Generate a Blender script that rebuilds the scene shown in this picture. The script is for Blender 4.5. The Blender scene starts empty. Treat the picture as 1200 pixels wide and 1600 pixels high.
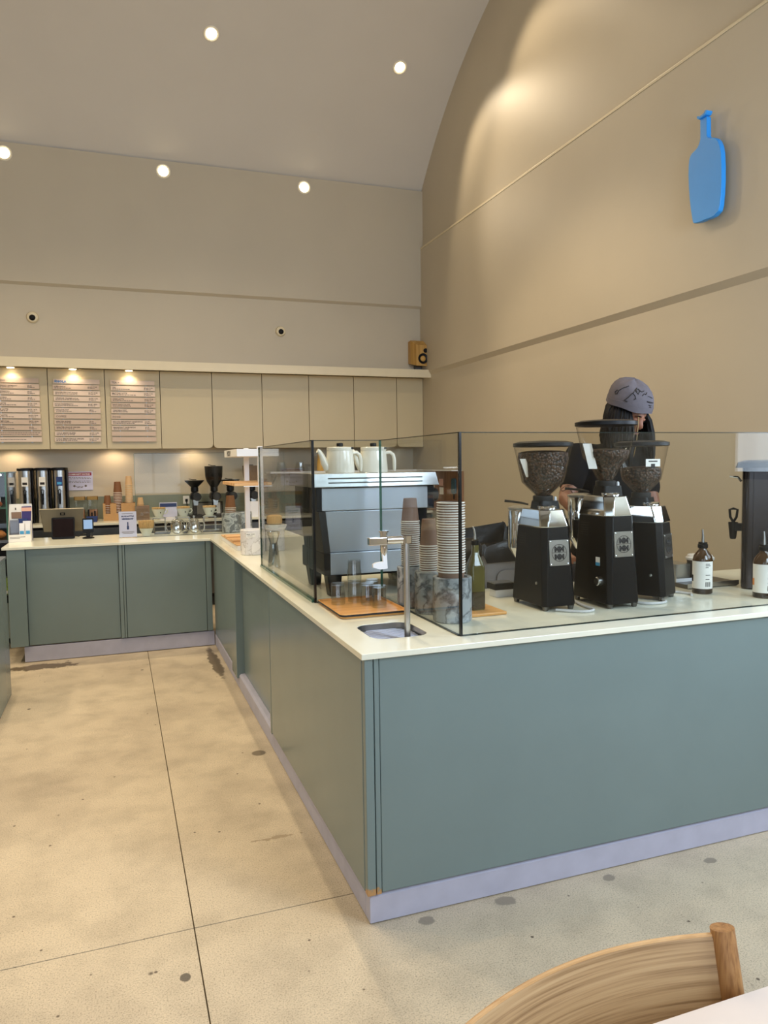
import bpy, bmesh, math, random
from mathutils import Vector, Matrix
random.seed(7)
PI = math.pi
S = bpy.context.scene
COL = S.collection

# ------------------------------------------------------------------ camera
def make_camera():
    f, yaw, pitch, roll = 1158.57, 0.344597, 0.0660773, -0.0139117
    fw = Vector((math.sin(yaw)*math.cos(pitch), math.cos(yaw)*math.cos(pitch), -math.sin(pitch)))
    rt = Vector((math.cos(yaw), -math.sin(yaw), 0))
    up = rt.cross(fw)
    r2 = rt*math.cos(roll) + up*math.sin(roll)
    u2 = up*math.cos(roll) - rt*math.sin(roll)
    cam = bpy.data.cameras.new('camera')
    cam.sensor_fit = 'VERTICAL'; cam.sensor_height = 24.0
    cam.lens = f/1600*24.0
    cam.clip_start = 0.05; cam.clip_end = 200
    o = bpy.data.objects.new('camera', cam); COL.objects.link(o)
    m = Matrix((r2, u2, -fw)).transposed().to_4x4()
    m.translation = Vector((-0.728172, -2.239530, 1.531485))
    o.matrix_world = m
    S.camera = o
make_camera()

# ------------------------------------------------------------------ sky, daylight, exposure
S.view_settings.view_transform = 'Standard'
S.view_settings.look = 'None'
S.view_settings.gamma = 1.0
S.view_settings.use_curve_mapping = False
S.view_settings.exposure = 0.0
W = bpy.data.worlds.new('sky'); S.world = W; W.use_nodes = True
W.node_tree.nodes['Background'].inputs[0].default_value = (0.80, 0.90, 1.0, 1)
W.node_tree.nodes['Background'].inputs[1].default_value = 1.5

def area(name, loc, direction, sx, sy, power, col):
    l = bpy.data.lights.new(name, 'AREA'); l.shape = 'RECTANGLE'; l.size = sx; l.size_y = sy
    l.energy = power; l.color = col
    o = bpy.data.objects.new(name, l); COL.objects.link(o); o.location = loc
    o.rotation_euler = Vector(direction).to_track_quat('-Z', 'Z').to_euler()
    return o
def spot(name, loc, direction, power, angle, blend=0.3, col=(1, .82, .58), rad=.03):
    l = bpy.data.lights.new(name, 'SPOT'); l.energy = power; l.spot_size = math.radians(angle)
    l.spot_blend = blend; l.color = col; l.shadow_soft_size = rad
    o = bpy.data.objects.new(name, l); COL.objects.link(o); o.location = loc
    o.rotation_euler = Vector(direction).to_track_quat('-Z', 'Y').to_euler()
    return o
DAY = (0.68, 0.82, 1.0)
# daylight through the shop front behind the camera, an added window and the window on the right-hand wall
area('daylight', (-3.25, -3.88, 2.2), (0, 1, 0), 3.2, 2.4, 46, DAY)
area('daylight', (-.05, -3.88, 2.2), (0, 1, 0), 1.35, 2.4, 20, DAY)
area('daylight', (2.0, -2.48, 2.75), (0, 1, 0), 1.35, 1.7, 112, DAY)  # light of the added step window, for the right wall and counter
area('daylight', (2.82, -.40, 2.15), (-1, 0, 0), 1.4, 1.4, 42, DAY)

# ------------------------------------------------------------------ mesh helpers
class MB:
    def __init__(s): s.v = []; s.f = []
    def add(s, vs, fs):
        n = len(s.v); s.v += [tuple(v) for v in vs]; s.f += [tuple(i+n for i in f) for f in fs]; return s
    def box(s, x0, x1, y0, y1, z0, z1):
        return s.add([(x0,y0,z0),(x1,y0,z0),(x1,y1,z0),(x0,y1,z0),(x0,y0,z1),(x1,y0,z1),(x1,y1,z1),(x0,y1,z1)],
                     [(0,3,2,1),(4,5,6,7),(0,1,5,4),(1,2,6,5),(2,3,7,6),(3,0,4,7)])
    def loft(s, rings, cap0=True, cap1=True, closed=False):
        k = len(rings[0]); vs = [v for r in rings for v in r]; fs = []
        m = len(rings)
        for i in range(m if closed else m-1):
            a = i*k; b = ((i+1) % m)*k
            for j in range(k):
                q = (j+1) % k
                fs.append((a+j, a+q, b+q, b+j))
        if not closed:
            if cap0: fs.append(tuple(range(k-1, -1, -1)))
            if cap1: fs.append(tuple((m-1)*k+j for j in range(k)))
        return s.add(vs, fs)
    def lathe(s, prof, seg=24, c=(0,0,0), axis='z', cap0=True, cap1=True, sx=1, sy=1):
        rings = []
        for r, z in prof:
            ring = []
            for j in range(seg):
                a = 2*PI*j/seg; x, y = r*math.cos(a)*sx, r*math.sin(a)*sy
                if axis == 'z': p = (x, y, z)
                elif axis == 'x': p = (z, x, y)
                else: p = (x, -z, y) if axis == '-y' else (-x, z, y)
                ring.append((p[0]+c[0], p[1]+c[1], p[2]+c[2]))
            rings.append(ring)
        return s.loft(rings, cap0, cap1)
    def cyl(s, r, z0, z1, seg=24, c=(0,0,0), axis='z'): return s.lathe([(r,z0),(r,z1)], seg, c, axis)
    def prism(s, poly, axis, a, b):
        def P(p, t): return {'z':(p[0],p[1],t),'y':(p[0],t,p[1]),'x':(t,p[0],p[1])}[axis]
        k = len(poly)
        vs = [P(p,a) for p in poly]+[P(p,b) for p in poly]
        fs = [tuple(range(k-1,-1,-1)), tuple(range(k,2*k))]
        fs += [(j,(j+1)%k,k+(j+1)%k,k+j) for j in range(k)]
        return s.add(vs, fs)
    def tube(s, path, r, seg=8, closed=False, flat=1.0):
        P = [Vector(p) for p in path]; n = len(P)
        R = r if isinstance(r, (list, tuple)) else [r]*n
        rings = []; N = None
        for i in range(n):
            if closed: t = P[(i+1)%n]-P[i-1]
            else: t = P[min(i+1,n-1)]-P[max(i-1,0)]
            t.normalize()
            if N is None:
                N = t.orthogonal().normalized()
                if abs(t.z) < .9: N = Vector((0,0,1)) - t*t.z; N.normalize()
            else:
                N = N - t*N.dot(t); N.normalize()
            B = t.cross(N)
            rings.append([tuple(P[i] + (N*math.cos(2*PI*j/seg)*flat + B*math.sin(2*PI*j/seg))*R[i]) for j in range(seg)])
        return s.loft(rings, closed=closed)
    def ell(s, c, rx, ry, rz, seg=20, rings=12, M=None):
        rr = []
        for i in range(1, rings):
            t = PI*i/rings
            ring = []
            for j in range(seg):
                a = 2*PI*j/seg
                p = Vector((rx*math.sin(t)*math.cos(a), ry*math.sin(t)*math.sin(a), -rz*math.cos(t)))
                if M: p = M @ p
                ring.append(tuple(p+Vector(c)))
            rr.append(ring)
        return s.loft(rr)
    def text(s, body, size, o, ux=(1,0,0), uy=(0,0,1), align='LEFT', bold=0):
        cu = bpy.data.curves.new('t', 'FONT'); cu.body = body; cu.size = size; cu.resolution_u = 1
        cu.align_x = align; cu.offset = bold
        ob = bpy.data.objects.new('t', cu)
        me = bpy.data.meshes.new_from_object(ob)
        ux, uy, o = Vector(ux), Vector(uy), Vector(o)
        s.add([tuple(o + ux*v.co.x + uy*v.co.y) for v in me.vertices], [tuple(p.vertices) for p in me.polygons])
        bpy.data.objects.remove(ob); bpy.data.curves.remove(cu); bpy.data.meshes.remove(me)
        return s
    def quad(s, o, ux, uy, w, h):
        ux, uy, o = Vector(ux), Vector(uy), Vector(o)
        return s.add([o, o+ux*w, o+ux*w+uy*h, o+uy*h], [(0,1,2,3)])

def rrect(x0, x1, y0, y1, r, n=5):
    pts = []
    for cx, cy, a0 in ((x1-r,y1-r,0),(x0+r,y1-r,90),(x0+r,y0+r,180),(x1-r,y0+r,270)):
        for i in range(n+1):
            a = math.radians(a0 + 90*i/n); pts.append((cx+r*math.cos(a), cy+r*math.sin(a)))
    return pts
def ring_z(pts, z): return [(p[0], p[1], z) for p in pts]

def mesh_obj(name, mb, mat, smooth=35, bevel=0, seg=2):
    me = bpy.data.meshes.new(name)
    me.from_pydata(mb.v, [], mb.f); me.update()
    if smooth:
        me.polygons.foreach_set('use_smooth', [True]*len(me.polygons))
        me.set_sharp_from_angle(angle=math.radians(smooth))
    o = bpy.data.objects.new(name, me); COL.objects.link(o)
    if mat: me.materials.append(mat)
    if bevel:
        b = o.modifiers.new('bevel', 'BEVEL'); b.width = bevel; b.segments = seg; b.limit_method = 'ANGLE'
        b.angle_limit = math.radians(40); b.harden_normals = False
    return o
def P(name, mb, mat, parent, label=None, **k):
    o = mesh_obj(name, mb, mat, **k); o.parent = parent
    if label: o['label'] = label
    return o
def tag(o, label, cat, group=None):
    o['label'] = label; o['category'] = cat
    if group: o['group'] = group
    return o
def T(name, label, cat, loc=(0,0,0), rz=0, group=None):
    o = bpy.data.objects.new(name, None); COL.objects.link(o); o.location = loc; o.rotation_euler = (0,0,rz)
    o.empty_display_size = .05
    return tag(o, label, cat, group)
def ST(name, mb, mat, parent=None, **k):
    o = mesh_obj(name, mb, mat, **k); o['kind'] = 'structure'
    if parent: o.parent = parent
    return o
def dup(root, loc, rz=None, label=None, group=None):
    def cp(o, par):
        c = o.copy(); COL.objects.link(c); c.parent = par
        for ch in o.children: cp(ch, c)
        return c
    r = cp(root, None); r.location = loc
    if rz is not None: r.rotation_euler = (0,0,rz)
    if label: r['label'] = label
    if group: r['group'] = group
    return r

# ------------------------------------------------------------------ materials
def nt(name):
    m = bpy.data.materials.new(name); m.use_nodes = True
    n = m.node_tree; b = n.nodes['Principled BSDF']
    return m, n, b
def noise(n, scale, detail=3, co=None, rough=.5):
    x = n.nodes.new('ShaderNodeTexNoise'); x.inputs['Scale'].default_value = scale; x.inputs['Detail'].default_value = detail
    x.inputs['Roughness'].default_value = rough
    if co: n.links.new(co, x.inputs['Vector'])
    return x
def ramp(n, src, stops):
    r = n.nodes.new('ShaderNodeValToRGB'); e = r.color_ramp.elements
    while len(e) < len(stops): e.new(.5)
    for k, (p, c) in enumerate(stops):
        e[k].position = p; e[k].color = (*c, 1) if len(c) == 3 else c
    n.links.new(src, r.inputs[0]); return r
def objco(n):
    t = n.nodes.new('ShaderNodeTexCoord'); return t.outputs['Object']
def geoco(n):
    return n.nodes.new('ShaderNodeNewGeometry').outputs['Position']
def srgb(r, g, b):
    f = lambda c: (c/255/12.92) if c/255 <= .04045 else ((c/255+.055)/1.055)**2.4
    return (f(r), f(g), f(b))
def mat(name, col, rough=.5, metal=0, var=.06, scale=8, bump=0, bscale=60, spec=.5, coat=0):
    m, n, b = nt(name); co = objco(n)
    x = noise(n, scale, 4, co)
    lo = tuple(max(0, c*(1-var)) for c in col); hi = tuple(min(1, c*(1+var)) for c in col)
    r = ramp(n, x.outputs['Fac'], [(.3, lo), (.7, hi)])
    n.links.new(r.outputs[0], b.inputs['Base Color'])
    b.inputs['Roughness'].default_value = rough; b.inputs['Metallic'].default_value = metal
    b.inputs['Specular IOR Level'].default_value = spec
    b.inputs['Coat Weight'].default_value = coat
    if bump:
        y = noise(n, bscale, 3, co); bp = n.nodes.new('ShaderNodeBump'); bp.inputs['Strength'].default_value = bump
        bp.inputs['Distance'].default_value = .004
        n.links.new(y.outputs['Fac'], bp.inputs['Height']); n.links.new(bp.outputs[0], b.inputs['Normal'])
    return m
def emit(name, col, s):
    m, n, b = nt(name); b.inputs['Base Color'].default_value = (*col, 1)
    b.inputs['Emission Color'].default_value = (*col, 1); b.inputs['Emission Strength'].default_value = s
    return m
def glass(name, tint=(.93,.96,.94), refl=1.0, ior=1.5):
    m = bpy.data.materials.new(name); m.use_nodes = True; n = m.node_tree; n.nodes.clear()
    out = n.nodes.new('ShaderNodeOutputMaterial'); mx = n.nodes.new('ShaderNodeMixShader')
    tr = n.nodes.new('ShaderNodeBsdfTransparent'); gl = n.nodes.new('ShaderNodeBsdfGlossy')
    fr = n.nodes.new('ShaderNodeFresnel'); 
    # same reflectance entering and leaving: the pane is thin, so no total internal reflection
    ge = n.nodes.new('ShaderNodeNewGeometry'); mm = n.nodes.new('ShaderNodeMapRange')
    mm.inputs['To Min'].default_value = ior; mm.inputs['To Max'].default_value = 1/ior
    n.links.new(ge.outputs['Backfacing'], mm.inputs['Value']); n.links.new(mm.outputs[0], fr.inputs['IOR'])
    tr.inputs[0].default_value = (*tint, 1); gl.inputs[0].default_value = (refl, refl, refl, 1); gl.inputs['Roughness'].default_value = 0
    n.links.new(fr.outputs[0], mx.inputs[0]); n.links.new(tr.outputs[0], mx.inputs[1]); n.links.new(gl.outputs[0], mx.inputs[2])
    n.links.new(mx.outputs[0], out.inputs[0])
    return m
def wood(name, c1, c2, c3, axis='x', scale=6, rough=.45, coarse=1.0, long=.35, detail=6):
    m, n, b = nt(name); co = objco(n)
    mp = n.nodes.new('ShaderNodeMapping')
    sc = {'x': (long, 5, 5), 'y': (5, long, 5), 'z': (5, 5, long), 'rail': (long, long, 5)}[axis]
    mp.inputs['Scale'].default_value = tuple(q*coarse for q in sc)
    n.links.new(co, mp.inputs['Vector'])
    x = noise(n, scale, detail, mp.outputs[0], .62)
    r = ramp(n, x.outputs['Fac'], [(.33, c1), (.52, c2), (.70, c3)])
    n.links.new(r.outputs[0], b.inputs['Base Color']); b.inputs['Roughness'].default_value = rough
    bp = n.nodes.new('ShaderNodeBump'); bp.inputs['Strength'].default_value = .12; bp.inputs['Distance'].default_value = .002
    n.links.new(x.outputs['Fac'], bp.inputs['Height']); n.links.new(bp.outputs[0], b.inputs['Normal'])
    return m
def marble(name, base, vein, scale=9, sharp=.06, cloud=None):
    m, n, b = nt(name); co = objco(n)
    d = noise(n, scale*.6, 5, co); mixv = n.nodes.new('ShaderNodeVectorMath'); mixv.operation = 'ADD'
    sc = n.nodes.new('ShaderNodeVectorMath'); sc.operation = 'SCALE'; sc.inputs['Scale'].default_value = .35
    n.links.new(d.outputs['Color'], sc.inputs[0]); n.links.new(co, mixv.inputs[0]); n.links.new(sc.outputs[0], mixv.inputs[1])
    x = noise(n, scale, 4, mixv.outputs[0])
    v = ramp(n, x.outputs['Fac'], [(.5-sharp*2, cloud or base), (.5-sharp*.4, vein), (.5+sharp*.5, base)])
    n.links.new(v.outputs[0], b.inputs['Base Color']); b.inputs['Roughness'].default_value = .3
    return m

M = {}
M['wall'] = mat('cream_wall_paint', srgb(195,183,161), .5, var=.02, scale=2)
M['vault'] = mat('vault_plaster', srgb(208,200,188), .8, var=.015, scale=2)
M['cab'] = mat('cream_cabinet_paint', srgb(202,186,150), .45, var=.015, scale=2)
M['ledge'] = mat('cream_ledge_paint', srgb(222,208,176), .4, var=.02)
M['green'] = mat('sage_green_paint', srgb(118,134,133), .24, var=.03, scale=3, spec=.5)
M['green_in'] = mat('sage_green_splash', srgb(128,134,118), .3, var=.03)
M['plinth'] = mat('white_plinth_paint', srgb(182,182,200), .5, var=.05, scale=14)
M['top'] = mat('pale_quartz', srgb(232,231,212), .16, var=.03, scale=6)
M['white'] = mat('white_paint', srgb(236,236,238), .4, var=.02)
M['card'] = mat('white_card', srgb(240,238,232), .6, var=.02)
M['black'] = mat('satin_black', srgb(16,16,18), .4, var=.15, spec=.22)
M['blackmat'] = mat('matte_black', srgb(28,27,27), .6, var=.15)
M['ink'] = mat('printed_ink', srgb(34,30,30), .7, var=.05)
M['inkgrey'] = mat('grey_ink', srgb(110,100,95), .7, var=.05)
M['inkblue'] = mat('blue_ink', srgb(30,120,190), .6, var=.05)
M['steel'] = mat('brushed_steel', srgb(190,190,188), .28, 1, var=.05, scale=30)
M['chrome'] = mat('polished_chrome', srgb(225,225,225), .09, 1, var=.02)
M['urnsteel'] = mat('dark_urn_steel', srgb(74,70,72), .22, .85, var=.08)
M['rod'] = mat('grate_rod_steel', srgb(150,150,158), .4, .8, var=.04)
M['steeldark'] = mat('dark_steel', srgb(110,108,105), .35, 1, var=.1)
M['machine'] = mat('blue_grey_panel', srgb(198,208,220), .3, .45, var=.03, scale=3)
M['glass'] = glass('clear_glass', (.945,.96,.95), .45)
M['glasslight'] = glass('thin_clear_glass', (.965,.975,.97), .9, 1.42)
M['tumbler'] = glass('tumbler_glass', (.90,.92,.92), 1.0, 1.6)
M['smoke'] = glass('smoky_plastic', (.72,.64,.58), .6, 1.45)
M['hopper'] = glass('hopper_plastic', (.95,.93,.90), .6, 1.45)
M['edge'] = mat('green_glass_edge', srgb(22,38,34), .15, var=.1)
M['edgeblack'] = mat('black_glass_seal', srgb(8,12,14), .2, var=.1)
M['edgelight'] = mat('pale_green_glass_edge', srgb(60,105,88), .12, var=.1)
M['blue'] = mat('bright_blue_enamel', srgb(48,152,236), .32, var=.02)
M['tray'] = wood('tray_wood', srgb(196,136,70), srgb(222,166,96), srgb(234,184,118), 'x', 5, .35)
M['oak'] = wood('oak_veneer', srgb(146,112,74), srgb(190,154,110), srgb(204,170,126), 'rail', 8, .42, 4.0, .09, 3)
M['oakdark'] = wood('oak_dowel', srgb(136,92,50), srgb(174,126,76), srgb(188,142,90), 'z', 9, .45, 3, .12, 3)
M['maple'] = wood('pale_wood', srgb(196,146,92), srgb(228,182,126), srgb(240,202,150), 'x', 5, .45)
M['brownboard'] = wood('brown_board', srgb(120,84,58), srgb(142,104,76), srgb(156,118,88), 'z', 4, .6)
M['speakerwood'] = wood('speaker_bamboo', srgb(168,124,56), srgb(194,150,78), srgb(206,164,92), 'z', 5, .5)
M['kraftcup'] = mat('brown_paper_cup', srgb(142,112,94), .7, var=.04)
M['browncup'] = mat('dark_brown_paper_cup', srgb(134,88,54), .7, var=.05)
M['kraft'] = mat('kraft_card', srgb(190,148,100), .8, var=.05, scale=40)
M['palecup'] = mat('kraft_pale_cup', srgb(222,182,134), .7, var=.04)
M['rim'] = mat('white_cup_rim', srgb(240,236,228), .5, var=.02)
M['greymarble'] = marble('grey_marble', srgb(158,164,168), srgb(84,90,96), 9, .07, srgb(186,192,196))
M['darkmarble'] = marble('dark_swirl_marble', srgb(112,116,120), srgb(196,200,202), 11, .07, srgb(140,146,150))
M['whitemarble'] = marble('white_marble', srgb(238,236,234), srgb(196,192,188), 10, .025, srgb(230,228,228))
M['enamel'] = mat('cream_enamel', srgb(238,232,214), .18, var=.02, coat=.3)
M['porcelain'] = mat('white_porcelain', srgb(228,230,218), .2, var=.02)
M['filter'] = mat('paper_filter', srgb(222,186,132), .8, var=.12, scale=60)
M['amber'] = mat('amber_glass', srgb(70,44,16), .08, var=.15, coat=.5)
M['syrup'] = mat('dark_syrup', srgb(34,18,8), .12, var=.2, coat=.5)
M['olive'] = mat('olive_oil_glass', srgb(88,82,40), .08, var=.2, coat=.5)
M['olivedark'] = mat('dark_olive_liquid', srgb(52,40,16), .12, var=.2, coat=.5)
M['grey'] = mat('grey_plastic', srgb(142,138,138), .5, var=.05)
M['bag'] = mat('black_bin_liner', srgb(30,26,22), .3, var=.3, scale=25, bump=.5, bscale=25)
M['skin'] = mat('brown_skin', srgb(138,90,66), .5, var=.08, scale=30)
M['shirt'] = mat('black_shirt_cloth', srgb(19,19,22), .9, var=.15, scale=20, spec=.1)
M['hat'] = mat('grey_hat_cloth', srgb(100,95,100), .9, spec=.1, var=.08, scale=25, bump=.2, bscale=300)
M['hair'] = mat('black_hair', srgb(14,11,11), .6, var=.3, scale=40, spec=.2)
M['blonde'] = mat('blond_hair_strand', srgb(150,122,76), .6, var=.1)
M['denim'] = mat('dark_trousers', srgb(38,40,48), .85, var=.1)
M['slat'] = mat('pinkish_menu_wood', srgb(222,200,182), .55, var=.03, scale=5)
M['slat2'] = mat('brownish_menu_wood', srgb(206,182,162), .55, var=.03, scale=5)
M['red'] = mat('crimson_print', srgb(150,30,60), .5, var=.05)
M['navy'] = mat('navy_print', srgb(28,52,110), .5, var=.05)
M['purple'] = mat('purple_print', srgb(62,50,120), .5, var=.05)
M['pink'] = mat('peach_print', srgb(232,180,160), .5, var=.05)
M['lilac'] = mat('lilac_paper', srgb(206,206,232), .55, var=.02)
M['greypack'] = mat('grey_foil_pack', srgb(120,124,134), .35, .3, var=.05)
M['bluepack'] = mat('sky_blue_print', srgb(70,160,210), .5, var=.05)
M['brownpack'] = mat('brown_print', srgb(140,112,92), .5, var=.05)
M['orange'] = mat('orange_print', srgb(226,140,60), .5, var=.05)
M['beige'] = mat('beige_metal', srgb(112,104,86), .4, .3, var=.04)
M['screen'] = mat('dark_glossy_screen', srgb(22,14,20), .06, var=.3, scale=4)
M['bluescreen'] = emit('lit_reader_screen', srgb(120,150,190), .5)
M['croissant'] = mat('baked_pastry', srgb(196,126,62), .5, var=.25, scale=18, bump=.5, bscale=30)
M['bun'] = mat('dark_baked_bun', srgb(150,70,36), .45, var=.25, scale=18)
M['leafpack'] = mat('green_leaf_pack', srgb(120,150,60), .5, var=.35, scale=60)
M['tabletop'] = mat('white_table_laminate', srgb(240,226,216), .4, var=.015)
M['lens'] = emit('warm_lamp_lens', (1, .86, .56), 14)
M['lampring'] = mat('lamp_trim', srgb(220,210,190), .4, var=.02)
M['cord'] = mat('white_cable', srgb(206,206,206), .5, var=.03)
M['brownbamboo'] = M['tray']
M['gold'] = mat('brass_lid', srgb(150,116,60), .35, .6, var=.1)
M['cork'] = mat('orange_ceramic', srgb(232,178,84), .3, var=.05)
M['teal'] = mat('teal_cloth', srgb(62,92,106), .9, var=.1)
def beans_mat():
    m, n, b = nt('coffee_beans'); co = objco(n)
    v = n.nodes.new('ShaderNodeTexVoronoi'); v.inputs['Scale'].default_value = 95; n.links.new(co, v.inputs['Vector'])
    r = ramp(n, v.outputs['Distance'], [(.0, srgb(112,82,60)), (.4, srgb(72,50,37)), (.75, srgb(18,12,9))])
    n.links.new(r.outputs[0], b.inputs['Base Color']); b.inputs['Roughness'].default_value = .4
    bp = n.nodes.new('ShaderNodeBump'); bp.invert = True; bp.inputs['Strength'].default_value = 1; bp.inputs['Distance'].default_value = .006
    n.links.new(v.outputs['Distance'], bp.inputs['Height']); n.links.new(bp.outputs[0], b.inputs['Normal'])
    return m
M['beans'] = beans_mat()

def floor_mat():
    m, n, b = nt('worn_polished_concrete'); co = geoco(n); L = n.links.new
    big = noise(n, .9, 5, co, .6); mid = noise(n, 5, 5, co, .6); fine = noise(n, 190, 4, co, .75)
    c = ramp(n, big.outputs['Fac'], [(.30, srgb(182,166,142)), (.5, srgb(205,189,162)), (.72, srgb(218,202,174))])
    def mix(a, bcol, fac, mode='MIX'):
        x = n.nodes.new('ShaderNodeMix'); x.data_type = 'RGBA'; x.blend_type = mode
        L(a, x.inputs[6])
        if isinstance(bcol, tuple): x.inputs[7].default_value = (*bcol, 1)
        else: L(bcol, x.inputs[7])
        if isinstance(fac, float): x.inputs[0].default_value = fac
        else: L(fac, x.inputs[0])
        return x.outputs[2]
    md = ramp(n, mid.outputs['Fac'], [(.30, (.74,.735,.73)), (.56, (1,1,1))])
    o = mix(c.outputs[0], md.outputs[0], .8, 'MULTIPLY')
    sp = ramp(n, fine.outputs['Fac'], [(.33, (.22,.20,.19)), (.46, (.86,.86,.86)), (.55, (1,1,1)), (.72, (1.15,1.12,1.08))])
    o = mix(o, sp.outputs[0], .75, 'MULTIPLY')
    v = n.nodes.new('ShaderNodeTexVoronoi'); v.inputs['Scale'].default_value = 2.6; v.inputs['Randomness'].default_value = 1; L(co, v.inputs['Vector'])
    dots = ramp(n, v.outputs['Distance'], [(.022, (1,1,1)), (.034, (0,0,0))])
    o = mix(o, srgb(70,56,44), dots.outputs[0])
    v2 = n.nodes.new('ShaderNodeTexVoronoi'); v2.inputs['Scale'].default_value = 9; L(co, v2.inputs['Vector'])
    dots2 = ramp(n, v2.outputs['Distance'], [(.035, (1,1,1)), (.06, (0,0,0))])
    o = mix(o, srgb(96,80,64), dots2.outputs[0])
    # stains that stay put: gum, drips and a wet patch, each with its own ragged outline
    wob = noise(n, 9, 5, co, .7)
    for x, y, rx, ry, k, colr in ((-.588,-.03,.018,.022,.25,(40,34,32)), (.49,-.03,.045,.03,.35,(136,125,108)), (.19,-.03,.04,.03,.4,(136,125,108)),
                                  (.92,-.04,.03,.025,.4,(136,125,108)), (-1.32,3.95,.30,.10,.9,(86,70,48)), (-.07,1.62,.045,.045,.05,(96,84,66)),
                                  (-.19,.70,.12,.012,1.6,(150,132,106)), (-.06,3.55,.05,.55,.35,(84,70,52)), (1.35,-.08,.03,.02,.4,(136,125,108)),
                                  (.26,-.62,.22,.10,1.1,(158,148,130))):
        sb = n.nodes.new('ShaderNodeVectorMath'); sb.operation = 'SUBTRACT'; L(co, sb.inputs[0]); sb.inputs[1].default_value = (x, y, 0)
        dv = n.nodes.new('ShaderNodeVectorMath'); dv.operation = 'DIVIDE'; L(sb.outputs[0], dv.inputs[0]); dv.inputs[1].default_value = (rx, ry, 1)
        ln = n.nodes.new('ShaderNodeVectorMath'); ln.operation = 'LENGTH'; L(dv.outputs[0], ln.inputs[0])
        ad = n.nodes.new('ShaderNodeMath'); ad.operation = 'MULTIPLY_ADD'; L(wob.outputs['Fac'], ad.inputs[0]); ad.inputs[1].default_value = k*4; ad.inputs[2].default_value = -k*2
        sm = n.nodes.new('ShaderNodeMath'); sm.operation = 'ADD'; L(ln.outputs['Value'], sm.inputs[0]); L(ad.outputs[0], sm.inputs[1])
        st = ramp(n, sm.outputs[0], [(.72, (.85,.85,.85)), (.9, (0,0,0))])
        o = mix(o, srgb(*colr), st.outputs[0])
    L(o, b.inputs['Base Color'])
    rr = ramp(n, big.outputs['Fac'], [(.3, (.32,)*3), (.7, (.5,)*3)]); L(rr.outputs[0], b.inputs['Roughness'])
    bp = n.nodes.new('ShaderNodeBump'); bp.inputs['Strength'].default_value = .08; bp.inputs['Distance'].default_value = .003
    L(fine.outputs['Fac'], bp.inputs['Height']); L(bp.outputs[0], b.inputs['Normal'])
    return m
M['floor'] = floor_mat()
M['joint'] = mat('dark_floor_joint', srgb(104,94,76), .8, var=.1)
def chip_mat():
    # sage paint worn through to timber near the bottom of the corner post
    m, n, b = nt('chipped_sage_paint'); co = geoco(n); L = n.links.new
    sx = n.nodes.new('ShaderNodeSeparateXYZ'); L(co, sx.inputs[0])
    x = noise(n, 60, 4, co, .7)
    h = n.nodes.new('ShaderNodeMath'); h.operation = 'MULTIPLY_ADD'; L(sx.outputs['Z'], h.inputs[0]); h.inputs[1].default_value = 14; h.inputs[2].default_value = -1.75
    a = n.nodes.new('ShaderNodeMath'); a.operation = 'ADD'; L(h.outputs[0], a.inputs[0]); L(x.outputs['Fac'], a.inputs[1])
    r = ramp(n, a.outputs[0], [(.46, srgb(182,140,92)), (.5, srgb(118,134,133))])
    L(r.outputs[0], b.inputs['Base Color']); b.inputs['Roughness'].default_value = .35
    return m
M['chip'] = chip_mat()
# ------------------------------------------------------------------ room shell
XR, YB, VZ, VY, VR = 2.83, 6.2, 1.876, 2.871, 4.4068
XL, YF, ZC = -6.0, -4.0, 4.765
fl = bpy.data.objects.new('floor', None); COL.objects.link(fl); fl['kind'] = 'structure'
ST('floor_bed', MB().box(XL-.1, XR+.15, YF-.1, 6.6, -.12, -.012), M['joint'], fl)
xs = [XL, -3.2, -.54, 2.95]; ys = [YF, -2.3, .205, 6.58]
for i in range(3):
    for j in range(3):
        g = .0022
        P('slab', MB().box(xs[i]+g, xs[i+1]-g, ys[j]+g, ys[j+1]-g, -.05, 0), M['floor'], fl, smooth=0)
# vaulted ceiling: a half barrel over the bar, flat towards the street
cl = MB(); n = 48; a0 = math.atan2(4.765-VZ, 6.2-VY); a1 = math.pi - a0
arc = [(VY+VR*math.cos(a0+(a1-a0)*i/n), VZ+VR*math.sin(a0+(a1-a0)*i/n)) for i in range(n+1)]
poly = [(6.75, 4.765)] + arc + [(YF-.1, 4.765), (YF-.1, 6.6), (6.75, 6.6)]
vs = []; fs = []
for x in (XL-.1, XR+.25): vs += [(x, y, z) for y, z in poly]
k = len(poly)
fs = [(j, (j+1) % k, k+(j+1) % k, k+j) for j in range(k)]
cl.add(vs, fs)
ceiling = ST('ceiling', cl, M['vault'], smooth=20)
# back wall: splash wall under the cabinets, cabinet band, proud upper wall
ST('wall_back', MB().box(XL, XR+.2, 6.55, 6.75, 0, 4.9).box(XL, XR+.2, 6.2, 6.549, 2.56, 4.765), M['wall'], smooth=0)
ST('trim_1', MB().prism([(6.2,3.385),(6.16,3.41),(6.16,4.765),(6.2,4.765)], 'x', XL, XR), M['wall'], smooth=0)
ST('trim_2', MB().box(XL, XR, 6.53, 6.549, .9, 1.205), M['green_in'], smooth=0)
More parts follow.
